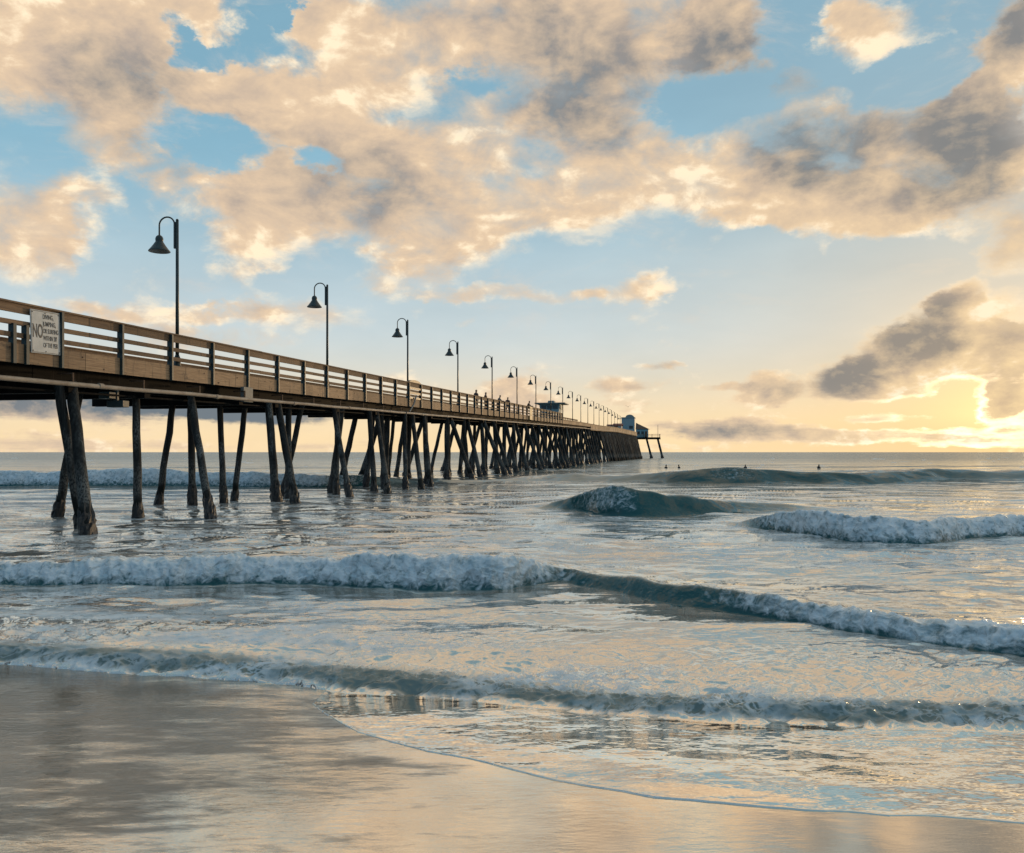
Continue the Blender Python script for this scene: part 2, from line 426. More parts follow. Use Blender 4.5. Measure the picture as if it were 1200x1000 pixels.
M['ink'] = noise_mat('faded_black_ink', (0.030, 0.032, 0.032), (0.10, 0.10, 0.10), 9.0, 0.6, bump=0)
M['cream'] = noise_mat('cream_panel', (0.75, 0.58, 0.33), (0.66, 0.50, 0.28), 3.0, 0.6, bump=0.1)
M['teal'] = noise_mat('teal_siding', (0.20, 0.36, 0.41), (0.25, 0.41, 0.45), 2.0, 0.6, stretch=(1, 1, 6))
M['paleteal'] = noise_mat('pale_blue_siding', (0.27, 0.37, 0.40), (0.32, 0.42, 0.44), 2.0, 0.6, stretch=(1, 1, 6))
M['roofbrown'] = noise_mat('brown_shingles', (0.10, 0.06, 0.04), (0.16, 0.10, 0.065), 6.0, 0.8)
M['roofred'] = noise_mat('red_brown_roof', (0.20, 0.07, 0.05), (0.28, 0.11, 0.08), 5.0, 0.8)
M['roofteal'] = noise_mat('grey_green_roof', (0.20, 0.26, 0.26), (0.26, 0.31, 0.31), 4.0, 0.7)
M['plaster'] = noise_mat('pale_wall', (0.55, 0.52, 0.47), (0.46, 0.44, 0.40), 3.0, 0.7)
M['glass'] = noise_mat('window_glass', (0.02, 0.03, 0.035), (0.03, 0.04, 0.045), 2.0, 0.08, bump=0)
M['skin'] = noise_mat('skin', (0.42, 0.25, 0.17), (0.36, 0.21, 0.14), 9.0, 0.5, bump=0)
M['hair'] = noise_mat('dark_hair', (0.018, 0.014, 0.011), (0.035, 0.026, 0.02), 20.0, 0.5)
M['navy'] = noise_mat('navy_cloth', (0.018, 0.022, 0.035), (0.03, 0.034, 0.048), 9.0, 0.85)
M['maroon'] = noise_mat('brown_cloth', (0.085, 0.045, 0.03), (0.12, 0.065, 0.042), 9.0, 0.85)
M['greycloth'] = noise_mat('grey_cloth', (0.10, 0.10, 0.105), (0.15, 0.15, 0.155), 9.0, 0.85)
M['wetsuit'] = noise_mat('black_neoprene', (0.012, 0.013, 0.015), (0.02, 0.021, 0.024), 9.0, 0.4)
M['board'] = noise_mat('surfboard_resin', (0.65, 0.62, 0.55), (0.58, 0.55, 0.48), 2.0, 0.2, bump=0)


def pile_material():
    """weathered timber pile: pale vertical streaks over grey brown, tar dark in patches"""
    m, nb, b, co = new_mat('weathered_pile_timber', (0.1, 0.09, 0.08), 0.8)
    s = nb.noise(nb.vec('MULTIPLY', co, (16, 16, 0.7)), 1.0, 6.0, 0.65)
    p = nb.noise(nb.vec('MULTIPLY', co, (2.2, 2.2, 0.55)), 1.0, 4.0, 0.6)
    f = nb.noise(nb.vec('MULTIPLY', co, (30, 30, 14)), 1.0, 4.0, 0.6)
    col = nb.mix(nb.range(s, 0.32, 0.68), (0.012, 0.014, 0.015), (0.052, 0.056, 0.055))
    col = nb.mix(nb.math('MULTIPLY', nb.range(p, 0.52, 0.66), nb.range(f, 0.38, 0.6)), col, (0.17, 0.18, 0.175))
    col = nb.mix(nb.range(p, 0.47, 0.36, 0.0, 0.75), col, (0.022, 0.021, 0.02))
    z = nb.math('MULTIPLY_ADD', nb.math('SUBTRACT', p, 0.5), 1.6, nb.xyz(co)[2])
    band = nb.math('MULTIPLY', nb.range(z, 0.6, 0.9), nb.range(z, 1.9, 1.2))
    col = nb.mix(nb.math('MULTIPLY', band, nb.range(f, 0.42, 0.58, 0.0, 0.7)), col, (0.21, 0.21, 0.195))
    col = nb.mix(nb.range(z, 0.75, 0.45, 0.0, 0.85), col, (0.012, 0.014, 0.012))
    m.node_tree.links.new(col, b.inputs['Base Color'])
    m.node_tree.links.new(nb.bump(s, 0.8, 0.02), b.inputs['Normal'])
    return m


M['pile'] = pile_material()
M['pile'].node_tree.nodes['Principled BSDF'].inputs['Specular IOR Level'].default_value = 0.2


class MB:
    """collects shapes; build() links them as one mesh object"""
    def __init__(self):
        self.v, self.f, self.m = [], [], []

    def add(self, vs, fs, mi=0):
        o = len(self.v)
        self.v += [tuple(p) for p in vs]
        self.f += [tuple(i + o for i in q) for q in fs]
        self.m += [mi] * len(fs)

    def box(self, x0, x1, y0, y1, z0, z1, mi=0, slope=0.0):
        """slope: rise in z per unit of y"""
        d = slope * (y1 - y0)
        vs = [(x0, y0, z0), (x1, y0, z0), (x1, y1, z0 + d), (x0, y1, z0 + d),
              (x0, y0, z1), (x1, y0, z1), (x1, y1, z1 + d), (x0, y1, z1 + d)]
        self.add(vs, [(3, 2, 1, 0), (4, 5, 6, 7), (0, 1, 5, 4), (1, 2, 6, 5), (2, 3, 7, 6), (3, 0, 4, 7)], mi)

    def tube(self, pts, rad, n=10, mi=0, cap=True):
        pts = [Vector(p) for p in pts]
        rad = rad if isinstance(rad, (list, tuple)) else [rad] * len(pts)
        o = len(self.v)
        prev = None
        for i, p in enumerate(pts):
            t = (pts[min(i + 1, len(pts) - 1)] - pts[max(i - 1, 0)]).normalized()
            if prev is None:
                a = Vector((1, 0, 0)) if abs(t.x) < 0.9 else Vector((0, 1, 0))
            else:
                a = prev
            a = (a - t * a.dot(t)).normalized()
            prev = a
            b = t.cross(a)
            for k in range(n):
                w = 2 * math.pi * k / n
                self.v.append(tuple(p + (a * math.cos(w) + b * math.sin(w)) * rad[i]))
        for i in range(len(pts) - 1):
            for k in range(n):
                k2 = (k + 1) % n
                self.f.append((o + i * n + k, o + i * n + k2, o + (i + 1) * n + k2, o + (i + 1) * n + k))
                self.m.append(mi)
        if cap:
            self.f.append(tuple(o + k for k in range(n))[::-1])
            self.f.append(tuple(o + (len(pts) - 1) * n + k for k in range(n)))
            self.m += [mi, mi]

    def lathe(self, c, prof, n=20, mi=0):
        """prof: (radius, z) pairs from top to bottom"""
        o = len(self.v)
        for r, z in prof:
            for k in range(n):
                w = 2 * math.pi * k / n
                self.v.append((c[0] + r * math.cos(w), c[1] + r * math.sin(w), c[2] + z))
        for i in range(len(prof) - 1):
            for k in range(n):
                k2 = (k + 1) % n
                self.f.append((o + i * n + k, o + (i + 1) * n + k, o + (i + 1) * n + k2, o + i * n + k2))
                self.m.append(mi)

    def strip(self, sections):
        """closed loft through equal-length loops of points"""
        o = len(self.v)
        n = len(sections[0])
        for sec in sections:
            self.v += [tuple(p) for p in sec]
        for i in range(len(sections) - 1):
            for k in range(n):
                k2 = (k + 1) % n
                self.f.append((o + i * n + k, o + i * n + k2, o + (i + 1) * n + k2, o + (i + 1) * n + k))
                self.m.append(0)
        self.f.append(tuple(o + k for k in range(n))[::-1])
        self.f.append(tuple(o + (len(sections) - 1) * n + k for k in range(n)))
        self.m += [0, 0]

    def build(self, name, mats, parent=None, smooth=False, bevel=0.0):
        mats = mats if isinstance(mats, (list, tuple)) else [mats]
        off = parent_world(parent)
        me = bpy.data.meshes.new(name)
        me.from_pydata([(x - off[0], y - off[1], z - off[2]) for x, y, z in self.v], [], self.f)
        for m in mats:
            me.materials.append(m)
        me.polygons.foreach_set('material_index', self.m)
        if smooth:
            me.polygons.foreach_set('use_smooth', [True] * len(me.polygons))
        me.update()
        if bevel:
            bm = bmesh.new()
            bm.from_mesh(me)
            bmesh.ops.recalc_face_normals(bm, faces=bm.faces)
            bmesh.ops.bevel(bm, geom=list(bm.edges), offset=bevel, segments=1, affect='EDGES', clamp_overlap=True)
            bm.to_mesh(me)
            bm.free()
        o = bpy.data.objects.new(name, me)
        COL.objects.link(o)
        if parent:
            o.parent = parent
        return o


def parent_world(p):
    x = Vector((0, 0, 0))
    while p is not None:
        x += p.location
        p = p.parent
    return x


def tag(o, label=None, cat=None, group=None, kind=None):
    for k, v in (('label', label), ('category', cat), ('group', group), ('kind', kind)):
        if v:
            o[k] = v
    return o


def thing(name, loc, label, cat, group=None):
    o = bpy.data.objects.new(name, None)
    o.empty_display_size = 0.2
    COL.objects.link(o)
    o.location = loc
    return tag(o, label, cat, group)


def copy_tree(o, parent=None):
    c = o.copy()
    COL.objects.link(c)
    c.parent = parent
    for ch in list(o.children):
        copy_tree(ch, c)
    return c

# breaking waves: u of the toe, v of the toe, height, foam
WAVES = {
    'left_breaker': (0.7, [
        (-51.0, 50.0, 0.833, 1), (-37.5, 50.0, 0.884, 1), (-30.0, 50.0, 0.884, 1), (-22.5, 50.0, 0.884, 1), (-15.0, 50.0, 0.833, 1),
        (-11.28, 51.25, 0.751, 0.9), (-9.2, 52.56, 0.612, 0.35), (-6.65, 55.41, 0.367, 0), (-2.28, 56.94, 0.148, 0),
    ]),
    'far_swell': (1.6, [
        (-2.28, 56.94, 0.059, 0), (2.28, 56.94, 0.294, 0), (5.54, 55.41, 0.34, 0), (8.63, 53.95, 0.55, 0), (10.51, 52.56, 0.858, 0.0),
        (12.88, 52.56, 0.94, 0.22), (14.09, 52.56, 0.94, 0.32), (15.77, 52.56, 0.858, 0.1), (18.92, 52.56, 0.804, 0), (24.28, 53.95, 0.717, 0),
        (30.18, 56.94, 0.586, 0.1), (37.01, 56.94, 0.528, 0), (51.25, 56.94, 0.469, 0),
    ]),
    'peak': (0.8, [
        (-1.22, 30.6, 0.009, 0), (0.3, 30.15, 0.038, 0), (1.49, 29.71, 0.189, 0), (2.39, 28.47, 0.528, 0.25), (2.82, 27.15, 0.764, 0.5),
        (3.47, 26.28, 0.858, 0.5), (3.84, 25.95, 0.9, 0.25), (4.15, 25.95, 0.9, 0.0), (5.32, 26.62, 0.775, 0), (6.74, 28.08, 0.519, 0),
        (8.08, 28.87, 0.299, 0), (10.25, 29.29, 0.155, 0), (13.18, 29.29, 0.004, 0),
    ]),
    'right_breaker': (0.5, [
        (5.86, 24.4, 0, 0), (6.41, 23.56, 0.077, 0.0), (6.71, 22.53, 0.3, 0.7), (6.97, 21.13, 0.492, 1), (7.34, 20.1, 0.567, 1),
        (7.66, 19.16, 0.595, 1), (8.2, 18.64, 0.576, 1), (9.04, 18.64, 0.519, 1), (10.45, 19.71, 0.433, 1), (12.42, 20.71, 0.438, 1),
        (14.64, 20.92, 0.465, 1), (17.78, 20.92, 0.422, 0.9), (23.01, 20.92, 0.337, 0.6),
    ]),
    'main_breaker': (0.4, [
        (-14.38, 13.07, 0.316, 1), (-10.46, 13.07, 0.303, 1), (-7.79, 12.99, 0.327, 1), (-6.41, 12.82, 0.361, 1), (-5.13, 12.82, 0.387, 1),
        (-3.55, 13.16, 0.346, 1), (-2.28, 12.66, 0.433, 1), (-1.24, 12.42, 0.487, 1), (-0.12, 12.42, 0.487, 1), (0.39, 12.99, 0.367, 0.95),
        (0.73, 13.33, 0.228, 0.5), (1.25, 12.5, 0.22, 0.12), (2.2, 10.99, 0.28, 0.12), (2.71, 10.42, 0.269, 0.35), (3.15, 9.85, 0.267, 0.75),
        (3.65, 9.13, 0.237, 0.8), (4.18, 8.37, 0.238, 0.85), (4.74, 7.91, 0.248, 0.9), (5.56, 7.41, 0.22, 0.9), (6.67, 6.67, 0.163, 0.9),
    ]),
}
# the swash front and the edge of the last thin sheet of water: u, v
SWASH = [(-9.78, 8.15), (-7.34, 8.15), (-4.89, 8.15), (-4.12, 7.93), (-3.47, 7.71), (-2.72, 7.54), (-1.97, 7.29), (-1.4, 7.02), (-0.54, 6.74), (0.26, 6.48), (0.76, 6.32), (1.24, 6.18), (1.81, 6.05), (2.38, 5.96), (2.95, 5.9), (3.52, 5.86), (4.65, 5.82), (6.93, 5.78)]
SHEET = [(-1.56, 6.63), (-1.47, 6.43), (-1.34, 6.22), (-1.05, 5.82), (-0.78, 5.59), (-0.54, 5.39), (-0.21, 5.2), (0.2, 4.92), (0.47, 4.74), (0.74, 4.61), (1.04, 4.53), (1.3, 4.47), (1.54, 4.41), (1.87, 4.35), (2.17, 4.33), (2.55, 4.24), (3.27, 4.09), (4.34, 3.95)]

# ------------------------------------------------------------------ sea and beach


def _hash(ix, iy, iz, seed):
    h = (ix.astype(np.uint32) * np.uint32(374761393) + iy.astype(np.uint32) * np.uint32(668265263)
         + iz.astype(np.uint32) * np.uint32(2147483647) + np.uint32(seed * 974711 + 12345))
    h = (h ^ (h >> np.uint32(13))) * np.uint32(1274126177)
    h = (h ^ (h >> np.uint32(16))) * np.uint32(2246822519)
    return h ^ (h >> np.uint32(15))


def perlin2(x, y, seed=0):
    xi, yi = np.floor(x), np.floor(y)
    fx, fy = (x - xi).astype(np.float32), (y - yi).astype(np.float32)
    xi, yi = xi.astype(np.int64), yi.astype(np.int64)
    z = np.zeros_like(xi)
    wx, wy = fx * fx * fx * (fx * (fx * 6 - 15) + 10), fy * fy * fy * (fy * (fy * 6 - 15) + 10)

    def g(dx, dy):
        a = _hash(xi + dx, yi + dy, z, seed).astype(np.float32) * np.float32(2 * math.pi / 4294967296.0)
        return np.cos(a) * (fx - dx) + np.sin(a) * (fy - dy)
    a = g(0, 0) * (1 - wx) + g(1, 0) * wx
    b = g(0, 1) * (1 - wx) + g(1, 1) * wx
    return (a * (1 - wy) + b * wy) * 1.41


def perlin3(x, y, w, seed=0):
    xi, yi, zi = np.floor(x), np.floor(y), np.floor(w)
    fx, fy, fz = (x - xi).astype(np.float32), (y - yi).astype(np.float32), (w - zi).astype(np.float32)
    xi, yi, zi = xi.astype(np.int64), yi.astype(np.int64), zi.astype(np.int64)
    s = lambda t: t * t * t * (t * (t * 6 - 15) + 10)
    wx, wy, wz = s(fx), s(fy), s(fz)

    def g(dx, dy, dz):
        h = _hash(xi + dx, yi + dy, zi + dz, seed)
        a = (h & np.uint32(0xffff)).astype(np.float32) * np.float32(2 * math.pi / 65536)
        c = (h >> np.uint32(16)).astype(np.float32) * np.float32(2 / 65536) - 1
        r = np.sqrt(np.maximum(0, 1 - c * c))
        return np.cos(a) * r * (fx - dx) + np.sin(a) * r * (fy - dy) + c * (fz - dz)
    o = 0
    for dz in (0, 1):
        p = g(0, 0, dz) * (1 - wx) + g(1, 0, dz) * wx
        q = g(0, 1, dz) * (1 - wx) + g(1, 1, dz) * wx
        o = o + (p * (1 - wy) + q * wy) * (wz if dz else 1 - wz)
    return o * 1.5


def sstep(x, a, b):
    t = np.clip((x - a) / (b - a), 0, 1)
    return t * t * (3 - 2 * t)


def sand_z(u, v):
    return np.where(v < 8.5, 0.045 * (8.5 - np.maximum(v, -10)), -0.06 * (v - 8.5)).clip(-2.5, 0.9)


def curve(tab, u, col):
    t = np.array(tab)
    x = t[:, 0]
    # smooth (Catmull-like) interpolation through resampled cosine blend
    return np.interp(u, x, t[:, col])


def smooth_curve(tab, u, col, w):
    """piecewise-linear curve averaged over a window of half-width w: no kinks along a crest"""
    acc = 0
    ks = np.linspace(-1, 1, 9)
    wt = 1 - np.abs(ks) * 0.8
    for k, q in zip(ks, wt):
        acc = acc + curve(tab, u + k * w, col) * q
    return acc / wt.sum()


def sea_macro(u, v):
    """large form of the water: height, foam, and how near a breaking face"""
    h = np.maximum(0.125 * (1 - sstep(v, 5.5, 13.0)), np.where(v < 9, sand_z(u, v) + 0.038 + 0.026 * perlin2(u / 0.8, u * 0 + 4.4, 66) + 0.02 * perlin2(u / 0.23, u * 0 + 4.4, 67), -9))
    foam = np.zeros_like(u)
    face = np.zeros_like(u)
    for i, (name, (wf, tab)) in enumerate(WAVES.items()):
        far = tab[0][1]
        w = 0.02 * far
        # toe line wanders a little
        wob = (perlin2(u / (0.05 * far), u * 0 + 3.3, 20 + i) * 0.010 + perlin2(u / (0.018 * far), u * 0 + 1.3, 30 + i) * 0.002) * far
        vt = smooth_curve(tab, u, 1, w) + wob
        hh = smooth_curve(tab, u, 2, w)
        ff = smooth_curve(tab, u, 3, w * 0.6)
        hh = hh * (1 + 0.34 * perlin2(u / (0.13 * far), u * 0 + 7.7, 40 + i) + 0.09 * perlin2(u / (0.03 * far), u * 0 + 2.7, 50 + i))
        d = v - vt
        front = sstep(d, 0.0, wf * (0.75 + 0.5 * (1 - ff)))
        back = np.exp(-np.maximum(0, d - wf) / (wf * (3.2 if ff.max() > 0 else 3.0)))
        h = h + hh * front * back
        face = np.maximum(face, sstep(d, -0.05 * wf, 0.1 * wf) * (1 - sstep(d, wf * 0.95, wf * 1.35)) * np.clip(hh / (0.012 * far), 0, 1))
        tail = 0.35 + 0.9 * ff
        foam = np.maximum(foam, ff * sstep(d, (0.06 if ff.max() > 0.97 else 0.25) * wf * (1.3 - 1.0 * np.clip(ff, 0, 1)) - 0.05, 0.45 * wf) * (1 - sstep(d, wf * 1.3, wf * 1.3 + tail * wf * 2.5)))
    return h, foam, face


def sea_z(u, v):
    h, foam, face = sea_macro(u, v)
    zs = sand_z(u, v)
    wob = perlin2(u / 0.55, u * 0 + 0.7, 61) * 0.05 + np.abs(perlin2(u / 0.22, u * 0 + 0.7, 62)) * 0.06 + perlin2(u / 1.6, u * 0 + 0.2, 65) * 0.06
    v6 = smooth_curve(SWASH, u, 1, 0.25) + wob
    wob7 = perlin2(u / 0.9, u * 0 + 0.7, 63) * 0.035 + np.abs(perlin2(u / 0.42, u * 0 + 0.7, 64)) * 0.05 + perlin2(u / 0.1, u * 0 + 0.7, 68) * 0.005
    us = np.array(SHEET)[:, 0]
    v7 = smooth_curve(SHEET, u, 1, 0.06) + wob7
    v7 = np.where(u < us[0], v6, np.minimum(v7, v6))
    f6 = sstep(v - v6, 0.0, 0.26)
    crest = 0.014 * np.exp(-((v - v6 - 0.25) / 0.22) ** 2)
    sheet = zs + 0.005 + 0.002 * np.exp(-((v - v7 - 0.04) / 0.04) ** 2)
    edge = sstep(v - v7, 0.0, 0.03)
    z = sheet * (1 - f6) + (np.maximum(h, zs + 0.03) + crest) * f6
    z = z * edge + (zs - 0.03) * (1 - edge)
    return z, foam, v - v6, v - v7, f6, face


# the piles one can follow singly near the shore: (top x, top y), (foot x, foot y), radius
NEAR_PILES = [
    ((-15.95, 19.85), (-15.66, 20.4), .17), ((-15.9, 20.3), (-14.41, 19.0), .19), ((-17.5, 22.7), (-18.67, 23.2), .16),
    ((-16.25, 23.6), (-16.22, 23.67), .155), ((-18.5, 29.2), (-19.04, 29.0), .155), ((-15.9, 26.0), (-13.84, 23.8), .155),
    ((-17.7, 29.0), (-17.75, 29.2), .16), ((-17.3, 30.4), (-17.15, 30.4), .15), ((-17.3, 32.4), (-17.92, 32.6), .15),
    ((-15.9, 31.6), (-15.64, 31.8), .20), ((-15.9, 32.4), (-14.39, 30.9), .18), ((-16.6, 34.9), (-16.55, 34.8), .17),
    ((-16.5, 36.1), (-17.78, 36.75), .16), ((-15.9, 38.2), (-14.44, 36.6), .17), ((-16.1, 39.8), (-16.87, 40.3), .19),
    ((-15.9, 38.7), (-15.95, 38.7), .16), ((-15.9, 43.1), (-15.3, 42.2), .18), ((-15.95, 44.3), (-13.9, 40.3), .17),
    ((-17.5, 48.2), (-18.2, 48.7), .18), ((-16.4, 46.4), (-16.2, 46.3), .17), ((-16.8, 48.7), (-17.0, 48.9), .17), ((-18.6, 55.2), (-20.2, 58.5), .16),
    ((-15.6, 48.2), (-15.1, 46.8), .17), ((-15.9, 50.6), (-13.9, 46.0), .18), ((-15.95, 53.2), (-14.4, 49.5), .18),
]


def build_sea():
    half = R(33.6)
    cols = np.concatenate([-np.linspace(R(88), half, 34)[:-1], np.linspace(-half, half, 960), np.linspace(half, R(88), 34)[1:]])
    nr = 1150
    rf = np.exp(np.linspace(math.log(2.6), math.log(28000.0), 5200))
    NC = len(cols)
    rr = np.empty((NC, nr), np.float32)
    ds = np.diff(rf)
    mid = (rf[1:] + rf[:-1]) / 2
    metric = np.empty((NC, len(mid)), np.float32)
    for i, a in enumerate(cols):
        u, v = rf * math.sin(a), rf * math.cos(a)
        z, *_ = sea_z(u, v)
        metric[i] = CAM_Z * ds / mid ** 2 + 1.6 * np.abs(np.diff(z)) / mid + 0.00002 * ds / mid
    # neighbouring columns keep nearly the same rows
    k = np.ones(9) / 9
    pad = np.pad(metric, ((4, 4), (0, 0)), mode='edge')
    metric = sum(pad[j:j + NC] for j in range(9)) / 9
    for i in range(NC):
        c = np.concatenate([[0], np.cumsum(metric[i])])
        rr[i] = np.interp(np.linspace(0, c[-1], nr), c, rf)
    U = rr * np.sin(cols)[:, None]
    V = rr * np.cos(cols)[:, None]
    dr = np.gradient(rr, axis=1)
    z = np.empty_like(U)
    foam = np.empty_like(U)
    d6 = np.empty_like(U)
    d7 = np.empty_like(U)
    f6 = np.empty_like(U)
    face = np.empty_like(U)
    for i in range(0, NC, 64):
        z[i:i + 64], foam[i:i + 64], d6[i:i + 64], d7[i:i + 64], f6[i:i + 64], face[i:i + 64] = sea_z(U[i:i + 64], V[i:i + 64])
    zm = z.copy()
    face *= sstep(d6, 0.3, 0.8)
    # chop: octaves drop out where the mesh can no longer carry them
    far = sstep(V, 14.0, 60.0)
    amps = {0.11: .0045, 0.23: .010, 0.5: .030, 1.05: .048, 2.2: .062, 4.6: .08, 9.5: .12, 21.0: .22, 47.0: .30}
    for n, (lam, am) in enumerate(amps.items()):
        lu = lam * (1.7 if lam < 1 else 2.6)
        vis = sstep(lam / np.maximum(np.abs(dr), 1e-4), 1.3, 3.0)
        if not (vis > 0).any():
            continue
        p = perlin2(U / lu + 0.35 * V / lam + 17.1 * n, V / lam - 0.12 * U / lam + 5.3 * n, 100 + n)
        if lam < 5:
            q = 1 - 2 * np.abs(perlin2(U / lu - 0.25 * V / lam + 3.1 * n, V / lam + 9.3 * n, 200 + n))
            p = 0.5 * p + 0.5 * (q - 0.3)
        loc = 1 - 0.8 * face if lam < 3 else (0.12 + 0.88 * far)
        near_calm = f6 * (0.55 + 0.45 * sstep(d6, 0.0, 5.0)) if lam > 0.3 else f6
        if 0.4 < lam < 3:
            p = p * (1 + 0.5 * sstep(V, 13.0, 16.0))
        z += am * p * vis * loc * near_calm
        if lam < 0.6:                       # ripples in the thin sheet
            z += am * 0.22 * p * vis * (1 - f6) * sstep(d7, 0.02, 0.25)
    # churned bubbly back of the swash front
    churn = sstep(d6, -0.02, 0.07) * (1 - sstep(d6, 0.9, 3.2))
    for lam, am, sd in ((0.16, .022, 301), (0.07, .010, 302), (0.33, .018, 303)):
        vis = sstep(lam / np.maximum(np.abs(dr), 1e-4), 2.0, 4.0)
        p = 1 - 2.4 * np.abs(perlin2(U / (lam * 1.5), V / lam, sd))
        z += am * p * churn * vis
    P = np.stack([U, V, z], -1)
    # foam lumps stand off the surface
    Pm = np.stack([U, V, zm], -1)
    du = np.gradient(Pm, axis=0)
    dv = np.gradient(Pm, axis=1)
    N = np.cross(du, dv)
    N /= np.maximum(np.linalg.norm(N, axis=-1, keepdims=True), 1e-9)
    N *= np.sign(N[..., 2:3] + 1e-9)
    hot = foam > 0.02
    x, y, w = U[hot], V[hot], z[hot]
    size = np.clip((y / 13.0) ** 0.6, 0.7, 2.0)
    lump = np.zeros_like(x)
    for lam, am, sd in ((0.5, .040, 401), (0.22, .030, 402), (0.10, .019, 403), (0.048, .009, 404)):
        L = lam * size
        vis = sstep(L / np.maximum(np.abs(dr[hot]), 1e-4), 0.8, 2.5)
        lump += am * size * (1 - 2.6 * np.abs(perlin3(x / L, y / L, w / L, sd))) * vis
    lump *= np.clip(foam[hot], 0, 1) * 0.8 * np.clip((14.0 / y) ** 0.5, 0.4, 1.0)
    P[hot] += N[hot] * lump[:, None]
    P[hot, 2] += np.abs(lump) * 0.25
    # world frame
    X, Y = shore(P[..., 0], P[..., 1])
    co = np.stack([X, Y, P[..., 2]], -1).reshape(-1, 3).astype(np.float32)
    me = bpy.data.meshes.new('sea')
    me.vertices.add(len(co))
    me.vertices.foreach_set('co', co.ravel())
    idx = np.arange(NC * nr).reshape(NC, nr)
    q = np.stack([idx[:-1, :-1], idx[1:, :-1], idx[1:, 1:], idx[:-1, 1:]], -1).reshape(-1, 4)
    keep = (d7.ravel()[q] > -0.06).any(1)
    q = q[keep].astype(np.int32)
    me.loops.add(q.size)
    me.loops.foreach_set('vertex_index', q.ravel())
    me.polygons.add(len(q))
    me.polygons.foreach_set('loop_start', np.arange(0, q.size, 4, dtype=np.int32))
    me.polygons.foreach_set('use_smooth', np.ones(len(q), bool))
    me.update(calc_edges=True)
    ring = np.zeros_like(U)
    for _t, (px, py), r_ in NEAR_PILES:
        pu, pv = px * _c + py * _s, -px * _s + py * _c
        dd = np.hypot(U - pu, (V - pv) * 1.0 + 0.12 * np.abs(U - pu))
        ring = np.maximum(ring, 0.95 * (1 - sstep(dd, r_ + 0.05, r_ + 0.75)))
    lace = np.maximum(churn * 0.55 * (0.35 + 0.65 * sstep(-U, -3.0, 3.5)), (0.40 + 0.10 * sstep(-U, -1.0, 2.0)) * sstep(d6, 0.0, 0.1) * (1 - sstep(d6, 0.6, 1.4)))
    lace = np.maximum(lace, sstep(d6, 0.0, 0.3) * (1 - sstep(d6, 2.0, 5.0)) * sstep(-U, -0.6, 3.0) * 0.95)
    lace = np.maximum(lace, 0.55 * sstep(-U, 0.5, 3.5) * sstep(V, 10.2, 10.8) * (1 - sstep(V, 11.5, 12.4)))
    lace = np.maximum(lace, ring)
    lace = np.maximum(lace, 0.32 * sstep(d7, -0.01, 0.01) * (1 - sstep(d7, 0.02, 0.07)) * (1 - f6))
    lace = np.maximum(lace, 0.46 * sstep(V, 14.0, 15.0) * (1 - sstep(V, 30, 60)))
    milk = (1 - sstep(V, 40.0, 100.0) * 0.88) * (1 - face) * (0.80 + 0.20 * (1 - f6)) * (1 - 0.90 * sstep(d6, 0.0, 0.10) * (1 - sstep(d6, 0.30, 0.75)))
    caps = sstep(perlin2(U / 7.0, V / 3.2, 701) + 0.55 * perlin2(U / 2.4, V / 1.3, 702), 0.52, 0.72) * sstep(V, 58.0, 75.0) * (1 - sstep(V, 260.0, 420.0))
    foam = np.maximum(foam, 0.8 * caps)
    lace = lace * (1 - 0.95 * face * sstep(V, 8.0, 10.0))
    for nm, arr in (('milk', milk), ('foam', foam), ('lace', lace), ('shallow', 1 - sstep(d6, 0.0, 4.5))):
        a = me.attributes.new(nm, 'FLOAT', 'POINT')
        a.data.foreach_set('value', np.clip(arr, 0, 1).ravel().astype(np.float32))
    o = bpy.data.objects.new('sea', me)
    COL.objects.link(o)
    tag(o, kind='structure')
    return o


